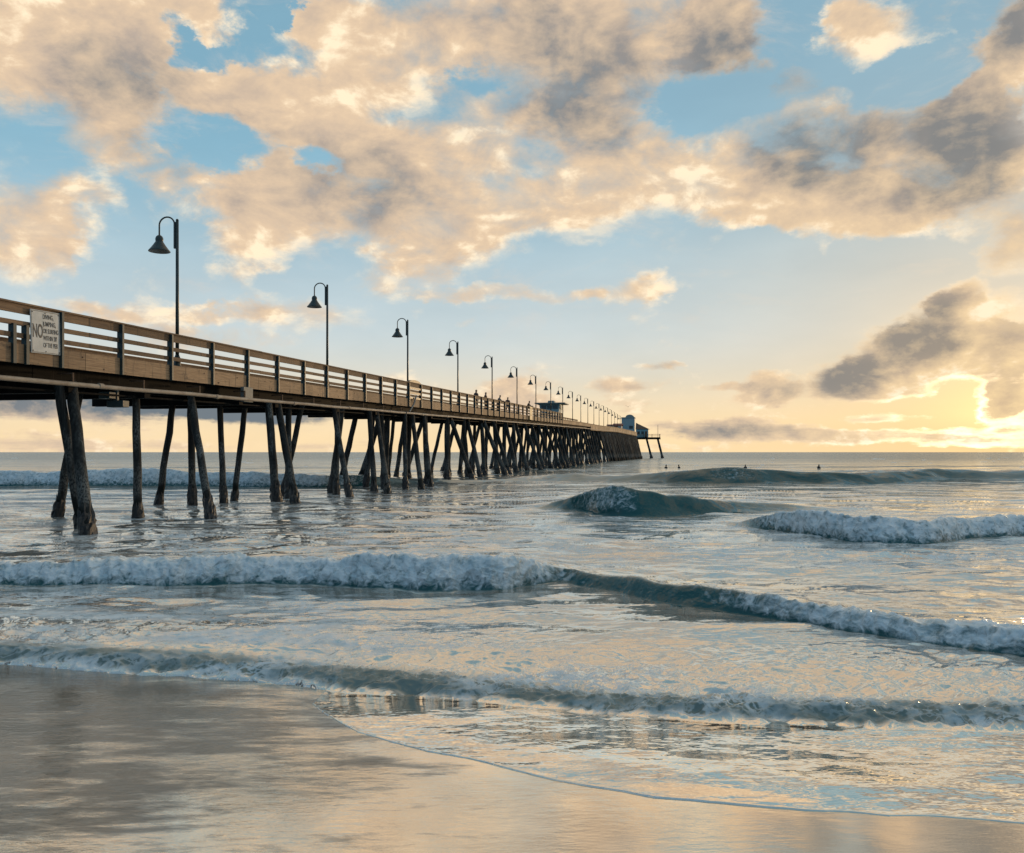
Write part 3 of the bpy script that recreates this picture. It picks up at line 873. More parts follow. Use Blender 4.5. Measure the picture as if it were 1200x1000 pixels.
def sea_material():
    m = bpy.data.materials.new('sea_water')
    m.use_nodes = True
    nb = NB(m.node_tree)
    b = m.node_tree.nodes['Principled BSDF']
    out = m.node_tree.nodes['Material Output']

    def attr(n):
        a = m.node_tree.nodes.new('ShaderNodeAttribute')
        a.attribute_name = n
        return a.outputs['Fac']
    geo = m.node_tree.nodes.new('ShaderNodeNewGeometry')
    co = geo.outputs['Position']
    foam, lace, shallow = attr('foam'), attr('lace'), attr('shallow')
    rot = nb.mapping(co, (0, 0, 0), (0, 0, R(-YAW)), (1, 1, 1))
    milk = attr('milk')
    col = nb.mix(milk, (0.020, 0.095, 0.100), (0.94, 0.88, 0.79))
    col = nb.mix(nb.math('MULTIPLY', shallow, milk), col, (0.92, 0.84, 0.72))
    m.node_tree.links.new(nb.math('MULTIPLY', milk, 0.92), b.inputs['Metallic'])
    m.node_tree.links.new(col, b.inputs['Base Color'])
    b.inputs['IOR'].default_value = 1.33
    b.inputs['Specular IOR Level'].default_value = 0.45
    dist = nb.vec('LENGTH', co)
    rg = nb.range(dist, 10.0, 300.0, 0.06, 0.25, smooth=False)
    m.node_tree.links.new(rg, b.inputs['Roughness'])
    st = nb.vec('MULTIPLY', rot, (0.6, 1.0, 1.0))
    # ripples of several lengths, the short ones only where they can be made out
    hgt = 0.0
    for lam, am, d0, d1 in ((0.14, 0.011, 8.0, 28.0), (0.5, 0.040, 25.0, 110.0), (1.9, 0.20, 150.0, 900.0), (7.0, 1.6, 500.0, 4000.0), (25.0, 3.5, 4000.0, 20000.0)):
        n_ = nb.noise(st, 1.0 / lam, 3.0, 0.55)
        hgt = nb.math('MULTIPLY_ADD', nb.math('MULTIPLY', nb.math('SUBTRACT', n_, 0.5), nb.range(dist, d0, d1, 1.0, 0.0)), am, hgt)
    bl = nb.bump(hgt, 1.0, 1.0)
    m.node_tree.links.new(bl, b.inputs['Normal'])
    # foam
    fb = m.node_tree.nodes.new('ShaderNodeBsdfPrincipled')
    fn = nb.noise(co, 5.0, 7.0, 0.62)
    fcol = nb.mix(nb.range(fn, 0.3, 0.6), (0.54, 0.66, 0.71), (0.82, 0.87, 0.89))
    m.node_tree.links.new(fcol, fb.inputs['Base Color'])
    fb.inputs['Roughness'].default_value = 0.75
    fb.inputs['Specular IOR Level'].default_value = 0.25
    m.node_tree.links.new(nb.bump(nb.noise(co, 26.0, 4.0, 0.7), 0.6, 0.02), fb.inputs['Normal'])
    # solid foam, torn at its edges
    tear = nb.noise(nb.vec('MULTIPLY', rot, (1.0, 1.0, 1.25)), 6.0, 7.0, 0.66, 0.8)
    solid = nb.range(nb.math('ADD', nb.math('MULTIPLY', foam, 0.85), nb.math('MULTIPLY', nb.math('SUBTRACT', tear, 0.5), 2.2)), 0.15, 0.95)
    solid = nb.math('MULTIPLY', solid, nb.range(foam, 0.03, 0.35))
    # lacy foam: cell walls left as bubbles drain
    w = nb.vec('ADD', nb.vec('MULTIPLY', rot, (0.55, 1.0, 1.0)), nb.vec('SCALE', nb.noise(rot, 2.5, 4.0, 0.6, out='Color'), scale=0.55))
    c1 = nb.voronoi(w, 4.2, 'DISTANCE_TO_EDGE')
    c2 = nb.voronoi(w, 10.0, 'DISTANCE_TO_EDGE')
    wid = nb.math('MULTIPLY', lace, 0.36)
    l1 = nb.range(c1, nb.math('MULTIPLY', wid, 0.3), wid, 1.0, 0.0)
    l2 = nb.range(c2, nb.math('MULTIPLY', wid, 0.2), nb.math('MULTIPLY', wid, 0.8), 1.0, 0.0)
    patch = nb.range(nb.noise(nb.vec('MULTIPLY', rot, (0.5, 1, 1)), 1.1, 5.0, 0.6), 0.40, 0.62)
    lf = nb.math('MULTIPLY', nb.math('MAXIMUM', l1, nb.math('MULTIPLY', l2, 0.8)), nb.math('MULTIPLY', patch, nb.range(lace, 0.0, 0.35)))
    fac = nb.math('MAXIMUM', solid, nb.math('MULTIPLY', lf, 0.85), clamp=True)
    mx = m.node_tree.nodes.new('ShaderNodeMixShader')
    m.node_tree.links.new(fac, mx.inputs[0])
    m.node_tree.links.new(b.outputs[0], mx.inputs[1])
    m.node_tree.links.new(fb.outputs[0], mx.inputs[2])
    m.node_tree.links.new(mx.outputs[0], out.inputs['Surface'])
    return m


sea = build_sea()
sea.data.materials.append(sea_material())


def build_sand():
    """wet sand: fine grid in front of the camera, coarse beyond, one sheet"""
    us = np.concatenate([-np.geomspace(400, 9.2, 26), np.linspace(-9, 9, 420), np.geomspace(9.2, 400, 26)])
    vs = np.concatenate([-np.geomspace(300, 2.6, 22), np.linspace(-2.5, 2.4, 20), np.linspace(2.5, 10.5, 380), np.geomspace(10.8, 90, 16)])
    U, V = np.meshgrid(us, vs, indexing='ij')
    z = sand_z(U, V).astype(np.float64)
    z = z + np.where(V < -10, 0.02 * (-10 - V), 0)
    wet = sstep(V, 1.0, 3.0) * (1 - sstep(np.abs(U), 9, 14))
    # faint run-off ripples trending down the beach to the right
    a = U * 0.55 + V * 0.83
    c = -U * 0.83 + V * 0.55
    z += wet * ((0.0006 * perlin2(a / 0.22, c / 0.9, 501) + 0.0003 * perlin2(a / 0.09, c / 0.35, 502)) * (1 + 1.5 * sstep(-U, -0.5, 2.0)) + 0.0022 * perlin2(U / 1.9, V / 1.1, 503))
    X, Y = shore(U, V)
    co = np.stack([X, Y, z], -1).reshape(-1, 3).astype(np.float32)
    me = bpy.data.meshes.new('beach')
    me.vertices.add(len(co))
    me.vertices.foreach_set('co', co.ravel())
    idx = np.arange(co.shape[0]).reshape(U.shape)
    q = np.stack([idx[:-1, :-1], idx[1:, :-1], idx[1:, 1:], idx[:-1, 1:]], -1).reshape(-1, 4).astype(np.int32)
    me.loops.add(q.size)
    me.loops.foreach_set('vertex_index', q.ravel())
    me.polygons.add(len(q))
    me.polygons.foreach_set('loop_start', np.arange(0, q.size, 4, dtype=np.int32))
    me.polygons.foreach_set('use_smooth', np.ones(len(q), bool))
    me.update(calc_edges=True)
    o = bpy.data.objects.new('beach', me)
    COL.objects.link(o)
    tag(o, kind='structure')
    m = bpy.data.materials.new('wet_sand')
    m.use_nodes = True
    nb = NB(m.node_tree)
    b = m.node_tree.nodes['Principled BSDF']
    geo = m.node_tree.nodes.new('ShaderNodeNewGeometry')
    co = geo.outputs['Position']
    rot = nb.mapping(co, (0, 0, 0), (0, 0, R(-YAW)), (1, 1, 1))
    n1 = nb.noise(rot, 0.9, 5.0, 0.6)
    n2 = nb.noise(co, 260.0, 3.0, 0.6)
    col = nb.mix(nb.range(n1, 0.35, 0.65), (0.84, 0.73, 0.58), (0.97, 0.86, 0.70))
    col = nb.mix(nb.range(n2, 0.5, 0.75, 0.0, 0.4), col, (0.35, 0.29, 0.23))
    # the water film: a mirror where it lies thick, dark grains where it has drained
    strk = nb.noise(nb.mapping(rot, (0, 0, 0), (0, 0, R(-28)), (0.5, 1.7, 1.0)), 2.4, 8.0, 0.66)
    thick = nb.range(nb.math('MULTIPLY_ADD', nb.math('MINIMUM', nb.xyz(rot)[0], 1.0), 0.085, strk), 0.27, 0.43, 0.12, 1.0)
    col = nb.mix(thick, (0.14, 0.118, 0.09), col)
    m.node_tree.links.new(nb.math('MULTIPLY', thick, 0.92), b.inputs['Metallic'])
    m.node_tree.links.new(col, b.inputs['Base Color'])
    dry = nb.range(nb.xyz(rot)[1], -6.0, 1.0, 0.75, 0.0)
    film = nb.range(n1, 0.35, 0.7, 0.02, 0.06)
    m.node_tree.links.new(nb.math('ADD', film, dry), b.inputs['Roughness'])
    b.inputs['IOR'].default_value = 1.6
    b.inputs['Metallic'].default_value = 0.72
    fl = nb.mapping(rot, (0, 0, 0), (0, 0, R(-33)), (1.0, 3.2, 1.0))
    h = nb.noise(fl, 7.0, 5.0, 0.62)
    bl = nb.bump(nb.math('MULTIPLY', h, nb.math('MULTIPLY', nb.range(n1, 0.35, 0.6, 1.6, 0.4), nb.range(nb.xyz(rot)[0], -1.8, 0.8, 4.2, 0.45))), 0.10, 0.02)
    bl = nb.bump(n2, 0.012, 0.004, bl)
    m.node_tree.links.new(bl, b.inputs['Normal'])
    me.materials.append(m)
    return o


beach = build_sand()


# ------------------------------------------------------------------ the pier
PX = -15.7                                  # its near edge
PW = 6.0                                    # deck width
Y0, YB, Y1 = 1.0, 185.0, 268.0              # shore end, bend, seaward end


def near_x(y):
    return PX if y < YB else PX + (y - YB) * 0.0515


def zb(y):
    """underside of the skirt board: the deck climbs gently as it runs out to sea"""
    return 4.30 + 0.0185 * (min(y, 150.0) - 22.1) + (0.0155 * (min(y, 215.0) - 150.0) if y > 150 else 0.0)


pier = thing('pier', (PX - 3, 20.0, 0.0), 'long timber fishing pier on slanting piles running out to sea', 'pier')


def long_board(mb, xo0, xo1, zo0, zo1, ya, yb_, step=4.9, wob=0.0, gap=0.004):
    """boards end to end along the pier, from offset xo0 to xo1 of the near edge and zo0 to zo1 above zb"""
    y = ya
    while y < yb_ - 0.01:
        y2 = min(y + step, yb_)
        jx, jz = RNG.uniform(-wob, wob), RNG.uniform(-wob, wob)
        a, b = near_x(y) + jx, near_x(y2) + jx
        za, zc = zb(y) + jz, zb(y2) + jz
        g = gap
        vs = [(a + xo0, y + g, za + zo0), (a + xo1, y + g, za + zo0), (b + xo1, y2 - g, zc + zo0), (b + xo0, y2 - g, zc + zo0),
              (a + xo0, y + g, za + zo1), (a + xo1, y + g, za + zo1), (b + xo1, y2 - g, zc + zo1), (b + xo0, y2 - g, zc + zo1)]
        mb.add(vs, [(3, 2, 1, 0), (4, 5, 6, 7), (0, 1, 5, 4), (1, 2, 6, 5), (2, 3, 7, 6), (3, 0, 4, 7)])
        y = y2


# deck planks laid across
mb = MB()
y = Y0
while y < Y1:
    w = 0.30 if y < 130 else 1.5
    z = zb(y) + RNG.uniform(-0.006, 0.006)
    x = near_x(y)
    mb.box(x - PW, x - 0.06, y + 0.006, y + w - 0.006, z + 0.32, z + 0.40)
    y += w
mb.build('deck', M['deck'], pier)

mb = MB()
long_board(mb, -PW - 0.06, -PW, 0.0, 0.47, Y0, Y1, wob=0.006)
mb.build('skirt_board', M['skirt'], pier)
# dark bolts and worn notches along the skirt's top edge
mb = MB()
y = 17.0
while y < 62:
    x = near_x(y)
    for k in range(RNG.randint(1, 3)):
        yy = y + RNG.uniform(0.1, 2.2)
        zz = zb(yy) + RNG.choice((0.08, 0.34, 0.36))
        mb.tube([(x + 0.001, yy, zz), (x + 0.014, yy, zz)], 0.022, 8)
    y += 2.47
nb0 = len(mb.f)
long_board(mb, -0.06, 0.0, 0.0, 0.47, Y0, Y1, wob=0.006)
mb.m = [1] * nb0 + [0] * (len(mb.f) - nb0)
mb.build('skirt_board', [M['skirt'], M['rope']], pier)

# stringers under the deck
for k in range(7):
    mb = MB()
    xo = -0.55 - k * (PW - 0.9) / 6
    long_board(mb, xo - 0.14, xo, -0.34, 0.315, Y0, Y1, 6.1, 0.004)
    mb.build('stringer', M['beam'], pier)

# railing
RY0, RSTEP = 17.15 - 2.47 * 6, 2.47
YR = 121.0                                   # the near railing stops here, the rest stands further in
rail_ys = []
y = RY0
while y < YR:
    rail_ys.append(y)
    y += RSTEP


def rails(xo, ya, yb_):
    for lo, hi, dx in ((0.62, 0.74, 0.0), (0.92, 1.04, 0.0), (1.22, 1.44, 0.0)):
        mb = MB()
        long_board(mb, xo - 0.05 + dx, xo + dx, lo, hi, ya, yb_, 4.94, 0.004)
        mb.build('rail', M['rail'], pier)
    mb = MB()
    long_board(mb, xo - 0.16, xo + 0.05, 1.442, 1.485, ya, yb_, 4.94, 0.004)
    mb.build('rail_cap', M['rail'], pier)


rails(-0.02, Y0, YR)
rails(-PW + 0.02, Y0, YR)
rails(-3.0, YR, 168.0)


def post_mb(mb, x, y, top=1.43, w=0.044, d=0.095, low=-0.02):
    z = zb(y)
    mb.box(x + 0.001, x + d, y - w, y + w, z + low, z + top)
    mb.box(x - 0.09, x - 0.002, y - w * 0.8, y + w * 0.8, z + 0.40, z + top - 0.02)


count = 0
for y in rail_ys:
    mb = MB()
    post_mb(mb, near_x(y), y)
    mb.build('rail_post', M['post'], pier, bevel=0.006)
    count += 1
for y in (18.0, 18.42):
    mb = MB()
    post_mb(mb, near_x(y), y, 0.94, 0.05, 0.07)
    tag(mb.build('rail_post', M['post'], pier), 'short dark rail post left of the warning sign')
y = YR + 0.4
while y < 168:
    mb = MB()
    mb.box(near_x(y) - 2.99, near_x(y) - 2.90, y - 0.06, y + 0.06, zb(y) + 0.40, zb(y) + 1.43)
    mb.build('rail_post', M['post'], pier)
    y += 2.47
mb = MB()
for y in rail_ys:
    post_mb(mb, near_x(y) - PW - 0.17, y)
tag(mb.build('rail_post', M['post'], pier), kind='stuff')
# low kerb rail along the outer, wider stretch
mb = MB()
long_board(mb, -0.16, 0.04, 0.475, 0.62, YR, Y1, 6.0, 0.004)
mb.build('kerb_rail', M['rail'], pier)

# utility pipe hung along the near side, with couplings and hangers
mb = MB()
ys = list(np.arange(Y0, Y1, 3.05)) + [Y1]
mb.tube([(near_x(y) + 0.16, y, zb(y) - 0.42 + 0.012 * math.sin(y * 1.3)) for y in ys], 0.062, 10)
for y in np.arange(Y0 + 1.7, 190, 6.1):
    x = near_x(y) + 0.16
    mb.tube([(x, y - 0.09, zb(y) - 0.42 + 0.012 * math.sin(y * 1.3)), (x, y + 0.09, zb(y) - 0.42 + 0.012 * math.sin(y * 1.3))], 0.078, 10)
nb0 = len(mb.f)
for y in np.arange(Y0 + 0.6, 150, 3.05):
    x = near_x(y)
    mb.box(x + 0.145, x + 0.175, y - 0.03, y + 0.03, zb(y) - 0.36, zb(y) - 0.16)
    mb.box(x - 0.30, x + 0.175, y - 0.03, y + 0.03, zb(y) - 0.158, zb(y) - 0.12)
mb.m = [0] * nb0 + [1] * (len(mb.f) - nb0)
mb.build('pipe', [M['pipe'], M['rope']], pier)
mb = MB()                                     # thinner dark conduit below and behind the pipe
mb.tube([(near_x(y) - 0.30, y, zb(y) - 0.60) for y in ys if y < 150], 0.035, 8)
mb.build('conduit', M['beam'], pier, smooth=True)


def pile_mesh(top, bot, r0, r1, seed):
    """slightly crooked tapering timber pile, carried on down into the sea bed"""
    rng = random.Random(seed)
    a, b = Vector(top), Vector(bot)
    d = b - a
    foot = b + d * (1.1 / abs(d.z))
    pts, rr = [], []
    for i in range(9):
        t = i / 8
        p = a.lerp(foot, t)
        pts.append(p + Vector((rng.uniform(-.02, .02), rng.uniform(-.02, .02), 0)))
        rr.append((r0 + (r1 - r0) * t) * rng.uniform(0.95, 1.05))
    mb = MB()
    mb.tube(pts, rr, 12)
    return mb


def crust_mesh(top, bot, r, seed, h=0.85):
    """knobbly sleeve of mussels round the foot"""
    rng = random.Random(seed)
    a, b = Vector(top), Vector(bot)
    d = (a - b).normalized()
    mb = MB()
    rows, n = 12, 18
    for i in range(rows):
        t = i / (rows - 1)
        p = b + d * (-0.7 + t * (h + 0.7))
        swell = 1.34 if t < 0.6 else 1.34 - 0.26 * ((t - 0.6) / 0.4) ** 2
        for k in range(n):
            w = 2 * math.pi * k / n
            rad = r * swell * (1 + rng.uniform(-0.15, 0.20)) if i < rows - 1 else r * 0.9
            hz = rng.uniform(-0.05, 0.05) if i < rows - 1 else rng.uniform(-0.18, 0.18)
            mb.v.append((p.x + math.cos(w) * rad, p.y + math.sin(w) * rad, p.z + hz))
    for i in range(rows - 1):
        for k in range(n):
            k2 = (k + 1) % n
            mb.f.append((i * n + k, i * n + k2, (i + 1) * n + k2, (i + 1) * n + k))
            mb.m.append(0)
    return mb


piles = [(t, f, r * 0.80) for t, f, r in NEAR_PILES]
for yy in (5.0, 10.0, 15.0):                  # towards the beach, left of the picture
    for xo, lean in ((-0.3, 1.4), (-2.2, 0.1), (-3.9, -0.1), (-5.6, -1.3)):
        piles.append(((PX + xo, yy), (PX + xo + lean, yy - 0.6 * abs(lean)), .16))
caps = [5.0, 10.0, 15.0, 20.1, 23.4, 29.1, 32.0, 38.4, 43.7, 48.6]
y = 54.4
while y < YB:
    caps.append(y)
    for xo, lean in ((-0.25, RNG.uniform(1.3, 2.1)), (-0.35, RNG.uniform(-0.1, 0.35)), (-3.2, RNG.uniform(-0.6, 0.1)), (-5.2, RNG.uniform(-1.7, -0.7))):
        if RNG.random() < 0.06:
            continue
        yy = y + RNG.uniform(-0.7, 0.7)
        piles.append(((near_x(yy) + xo, yy), (near_x(yy) + xo + lean, yy - RNG.uniform(-0.6, 1.0) * (1.2 if lean > 1 else 0.6)), RNG.uniform(.165, .205)))
    y += 5.2
outer = []
y = YB + 0.5
while y < Y1 - 0.5:
    outer.append(((near_x(y) - 0.3, y), (near_x(y) + RNG.uniform(1.5, 2.0), y - RNG.uniform(-0.4, 0.8)), RNG.uniform(.19, .26)))
    if RNG.random() < 0.4:
        outer.append(((near_x(y) - 3.0, y), (near_x(y) - 3.0, y), .2))
    y += 1.05
for y in np.arange(YB + 4, Y1, 5.2):
    caps.append(float(y))

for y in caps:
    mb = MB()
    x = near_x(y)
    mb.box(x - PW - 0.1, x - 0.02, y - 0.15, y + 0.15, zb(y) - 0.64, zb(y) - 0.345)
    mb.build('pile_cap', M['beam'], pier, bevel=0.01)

order = sorted(range(len(piles)), key=lambda i: math.hypot(piles[i][1][0], piles[i][1][1]))
rest = MB()
for n, i in enumerate(order):
    (tx, ty), (fx, fy), r = piles[i]
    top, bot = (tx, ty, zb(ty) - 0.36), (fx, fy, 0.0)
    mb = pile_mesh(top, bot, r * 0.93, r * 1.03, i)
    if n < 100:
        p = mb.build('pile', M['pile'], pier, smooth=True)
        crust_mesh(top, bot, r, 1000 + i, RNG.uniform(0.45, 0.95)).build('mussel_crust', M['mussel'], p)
    else:
        rest.add(mb.v, mb.f)
        c = crust_mesh(top, bot, r, 1000 + i, 0.8)
        rest.add(c.v, c.f, 1)
for i, ((tx, ty), (fx, fy), r) in enumerate(outer):
    mb = pile_mesh((tx, ty, zb(ty) - 0.36), (fx, fy, 0.0), r, r, 5000 + i)
    rest.add(mb.v, mb.f)
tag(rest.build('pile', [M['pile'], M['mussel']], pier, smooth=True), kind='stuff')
# lit fascia boards of the wider outer end
mb = MB()
long_board(mb, 0.004, 0.07, -0.62, 0.30, YB - 22, Y1, 2.0, 0.015)
mb.build('fascia', M['skirt'], pier)

# small fittings
mb = MB()
gy = 33.4
mb.box(PX - 0.02, PX + 0.12, 29.05, 29.75, zb(29.4) - 0.52, zb(29.4) + 0.03)
tag(mb.build('bracket_plate', M['steel'], pier, bevel=0.01), 'grey steel plate clasping the pipe above the piles')
mb = MB()
mb.box(-16.35, -16.0, 22.0, 22.3, zb(22) - 0.70, zb(22) - 0.50)
mb.box(-16.08, -15.98, 22.32, 22.42, zb(22) - 0.92, zb(22) - 0.36)
mb.box(-16.25, -15.72, 22.22, 22.52, zb(22) - 0.94, zb(22) - 0.74)
tag(mb.build('hanging_box', M['post'], pier, bevel=0.012), 'pair of grey boxes hung under the deck between the first piles')
# ladder gate in the railing: a bay with extra slats, an arched cap and a leaning iron bar
mb = MB()
ga, gb = rail_ys[0] + 2.47 * 19, rail_ys[0] + 2.47 * 20
gx = near_x(ga)
for lo, hi in ((0.47, 0.58), (0.77, 0.89), (1.07, 1.19)):
    long_board(mb, 0.001, 0.05, lo, hi, ga + 0.07, gb - 0.07, 9.0)
sec = []
for k in range(9):
    t = k / 8
    yy = ga + (gb - ga) * t
    h = 1.49 + 0.16 * math.sin(math.pi * t) ** 0.6
    sec.append([(gx - 0.14, yy, zb(yy) + 1.488), (gx + 0.05, yy, zb(yy) + 1.488), (gx + 0.05, yy, zb(yy) + h), (gx - 0.14, yy, zb(yy) + h)])
mb.strip(sec)
mb.build('ladder_gate', M['post'], pier)
mb = MB()
mb.tube([(gx + 0.16, ga - 0.3, zb(ga) - 0.34), (gx + 0.16, ga + 0.55, zb(ga) + 0.15), (gx + 0.10, gb - 1.2, zb(ga) + 0.72)], 0.05, 8)
mb.build('ladder_bar', M['steel'], pier)

# seaward T-head: a lower platform on three raking piles
tx0, tx1, ty0, ty1 = -12.9, -4.6, 290.0, 300.0
mb = MB()
mb.box(tx0, tx1, ty0, ty1, 6.45, 7.05)
mb.build('end_platform', M['beam'], pier)
mb = MB()
for z in (7.45, 7.95):
    mb.box(tx0, tx1, ty0, ty0 + 0.12, z, z + 0.12)
    mb.box(tx1 - 0.12, tx1, ty0 + 0.14, ty1, z, z + 0.12)
mb.build('rail', M['rail'], pier)
for x in (-12.8, -10.2, -7.4, -4.9):
    mb = MB()
    mb.box(x, x + 0.16, ty0 + 0.14, ty0 + 0.30, 7.051, 8.1)
    mb.build('rail_post', M['post'], pier)
for x, lx in ((-12.4, 1.5), (-9.1, 1.7), (-5.4, 1.6)):
    mb = pile_mesh((x, ty0 + 1.0, 6.44), (x + lx, ty0 - 0.5, 0), 0.34, 0.38, int(lx * 10 + x))
    p = mb.build('pile', M['pile'], pier, smooth=True)
    crust_mesh((x, ty0 + 1.0, 6.44), (x + lx, ty0 - 0.5, 0), 0.38, 77, 1.0).build('mussel_crust', M['mussel'], p)
mb = MB()
mb.tube([(-5.4, ty0 + 2, 7.05), (-5.4, ty0 + 2, 11.2)], 0.06, 8)
mb.build('mast', M['steel'], pier)
mb = MB()                                     # link between the main deck and the platform
mb.box(-17.0, -12.92, 262.0, 300.0, 6.6, 7.0)
mb.build('link_deck', M['beam'], pier)

# ------------------------------------------------------------------ street lamps along the railing
ORD = ['nearest', 'second', 'third', 'fourth', 'fifth', 'sixth', 'seventh', 'eighth', 'ninth', 'tenth', 'eleventh', 'twelfth']


def make_lamp():
    t = thing('street_lamp', (0, 0, 0), '', 'street lamp', 'hooked lamp posts along the pier')
    mb = MB()
    mb.lathe((0, 0, 0), [(0.0, 0.46), (0.06, 0.46), (0.075, 0.42), (0.10, 0.36), (0.115, 0.10), (0.15, 0.06), (0.16, 0.0), (0.0, 0.0)], 14)
    mb.build('base', M['lamp'], t, smooth=False)
    mb = MB()
    mb.tube([(0, 0, 0.3), (0, 0, 2.6), (0, 0, 4.85)], [0.058, 0.052, 0.046], 12)
    mb.lathe((0, 0, 4.85), [(0.0, 0.05), (0.03, 0.04), (0.05, 0.0)], 12)
    mb.build('pole', M['lamp'], t, smooth=True)
    mb = MB()                                 # bracket box clamped to the side of the pole top
    mb.box(-0.115, -0.048, -0.04, 0.04, 3.93, 4.80)
    mb.build('bracket', M['lamp'], t, bevel=0.008)
    mb = MB()
    pts = [(-0.085, 0, 4.55), (-0.095, 0, 4.68)]
    for k in range(15):
        w = math.pi * k / 14
        pts.append((-0.375 + 0.275 * math.cos(w), 0, 4.72 + 0.255 * math.sin(w)))
    pts += [(-0.65, 0, 4.55), (-0.65, 0, 4.36)]
    mb.tube(pts, 0.026, 10)
    mb.build('arm', M['lamp'], t, smooth=True)
    mb = MB()
    prof = [(0.0, 4.40), (0.05, 4.395), (0.10, 4.35), (0.125, 4.29), (0.125, 4.22), (0.115, 4.19), (0.135, 4.16), (0.20, 4.06), (0.28, 3.95),
            (0.335, 3.885), (0.345, 3.86), (0.33, 3.86)]
    inner = [(0.325, 3.88), (0.27, 3.94), (0.19, 4.05), (0.11, 4.15), (0.0, 4.16)]
    mb.lathe((-0.65, 0, 0), prof, 24)
    mb.lathe((-0.65, 0, 0), [(0.33, 3.86)] + inner, 24, 1)
    sh = mb.build('lamp_shade', [M['lamp'], M['lampin']], t, smooth=True)
    mb = MB()
    mb.lathe((-0.65, 0, 0), [(0.0, 4.12), (0.05, 4.11), (0.065, 4.05), (0.06, 3.98), (0.035, 3.93), (0.0, 3.92)], 12)
    mb.build('bulb', M['plaster'], sh, smooth=True)
    return t


LAMPS = [(PX - 0.22, 25.3 + 12.25 * k) for k in range(20)]
lamp0 = make_lamp()
for k, (lx, ly) in enumerate(LAMPS):
    t = lamp0 if k == 0 else copy_tree(lamp0)
    t.location = (lx, ly, zb(ly) + 0.40)
    t.rotation_euler = (0, 0, R(RNG.uniform(-3, 3)))
    if k == 0:
        t['label'] = 'dark green hooked lamp post nearest the shore, tallest in view, right of the warning sign'
    elif k < 12:
        t['label'] = f'dark green hooked lamp post, {ORD[k]} from the shore along the pier railing'
    else:
        t['label'] = f'tiny far lamp post, {ORD[19 - k] if k < 19 else "very last"} counting back from the kiosk end of the pier'

# ------------------------------------------------------------------ warning sign


def text_mesh(body, size, name, m, parent, origin, squeeze=1.0, weight=0.012):
    """letters standing in the plane x = origin.x, reading along +y"""
    cu = bpy.data.curves.new(name, 'FONT')
    cu.body = body
    cu.size = size
    cu.offset = weight * size
    cu.extrude = 0.002
    tmp = bpy.data.objects.new('tmp', cu)
    COL.objects.link(tmp)
    bpy.context.view_layer.update()
    me = bpy.data.meshes.new_from_object(tmp.evaluated_get(bpy.context.evaluated_depsgraph_get()))
    bpy.data.objects.remove(tmp)
    bpy.data.curves.remove(cu)
    me.name = name
    me.materials.clear()
    me.materials.append(m)
    me.transform(Matrix(((0, 0, 1, origin[0]), (squeeze, 0, 0, origin[1]), (0, 1, 0, origin[2]), (0, 0, 0, 1))))
    o = bpy.data.objects.new(name, me)
    COL.objects.link(o)
    o.parent = parent
    return o


sg = thing('warning_sign', (PX + 0.03, 18.55, 4.52), 'white square warning sign reading NO DIVING fixed to the pier railing', 'sign')
sg.rotation_euler = (R(2.2), 0, 0)
mb = MB()
mb.v = []
L0 = Vector(sg.location)
mb.box(L0.x, L0.x + 0.025, L0.y, L0.y + 1.03, L0.z, L0.z + 1.08)
mb.build('panel', M['sign'], sg, bevel=0.006)
mb = MB()
for a0, a1, b0, b1 in ((0.02, 1.01, 0.02, 0.032), (0.02, 1.01, 1.048, 1.06), (0.02, 0.032, 0.034, 1.046), (0.998, 1.01, 0.034, 1.046)):
    mb.box(L0.x + 0.0255, L0.x + 0.028, L0.y + a0, L0.y + a1, L0.z + b0, L0.z + b1)
mb.build('border', M['ink'], sg)
text_mesh('NO', 0.47, 'lettering', M['ink'], sg, (0.0275, 0.05, 0.40), 0.48, 0.02)
for k, s in enumerate(('DIVING,', 'JUMPING,', 'OR SURFING', "WITHIN 20'", 'OF THE PIER')):
    text_mesh(s, 0.165, 'lettering', M['ink'], sg, (0.0275, 0.415, 0.875 - 0.178 * k), (0.64, 0.66, 0.58, 0.58, 0.56)[k], 0.012)
mb = MB()
for a0, b0 in ((0.06, 0.06), (0.97, 0.06), (0.06, 1.02), (0.97, 1.02), (0.5, 1.02), (0.5, 0.06)):
    mb.tube([(L0.x + 0.0252, L0.y + a0, L0.z + b0), (L0.x + 0.034, L0.y + a0, L0.z + b0)], 0.014, 8)
mb.build('bolt', M['rope'], sg)

nb_ = thing('notice_board', (PX + 0.14, 93.0, zb(93)), 'plain cream board strapped upright against the outside of the railing', 'board')
mb = MB()
mb.box(PX + 0.14, PX + 0.18, 92.2, 93.9, zb(93) + 0.0, zb(93) + 1.46)
mb.build('panel', M['cream'], nb_, bevel=0.01)
mb = MB()
for z in (0.5, 1.2):
    mb.box(PX + 0.181, PX + 0.186, 92.2, 93.9, zb(93) + z, zb(93) + z + 0.04)
mb.build('strap', M['rope'], nb_)


# ------------------------------------------------------------------ buildings on the pier


def gable_roof(mb, x0, x1, y0, y1, ze, zr, along='y', t=0.12):
    """gable roof slab with thickness; ridge along y or x"""
    if along == 'y':
        xm = (x0 + x1) / 2
        sec = lambda y: [(x0, y, ze), (xm, y, zr), (x1, y, ze), (x1, y, ze + t), (xm, y, zr + t), (x0, y, ze + t)]
        mb.strip([sec(y0), sec(y1)])
    else:
        ym = (y0 + y1) / 2
        sec = lambda x: [(x, y0, ze), (x, ym, zr), (x, y1, ze), (x, y1, ze + t), (x, ym, zr + t), (x, y0, ze + t)]
        mb.strip([sec(x0), sec(x1)])


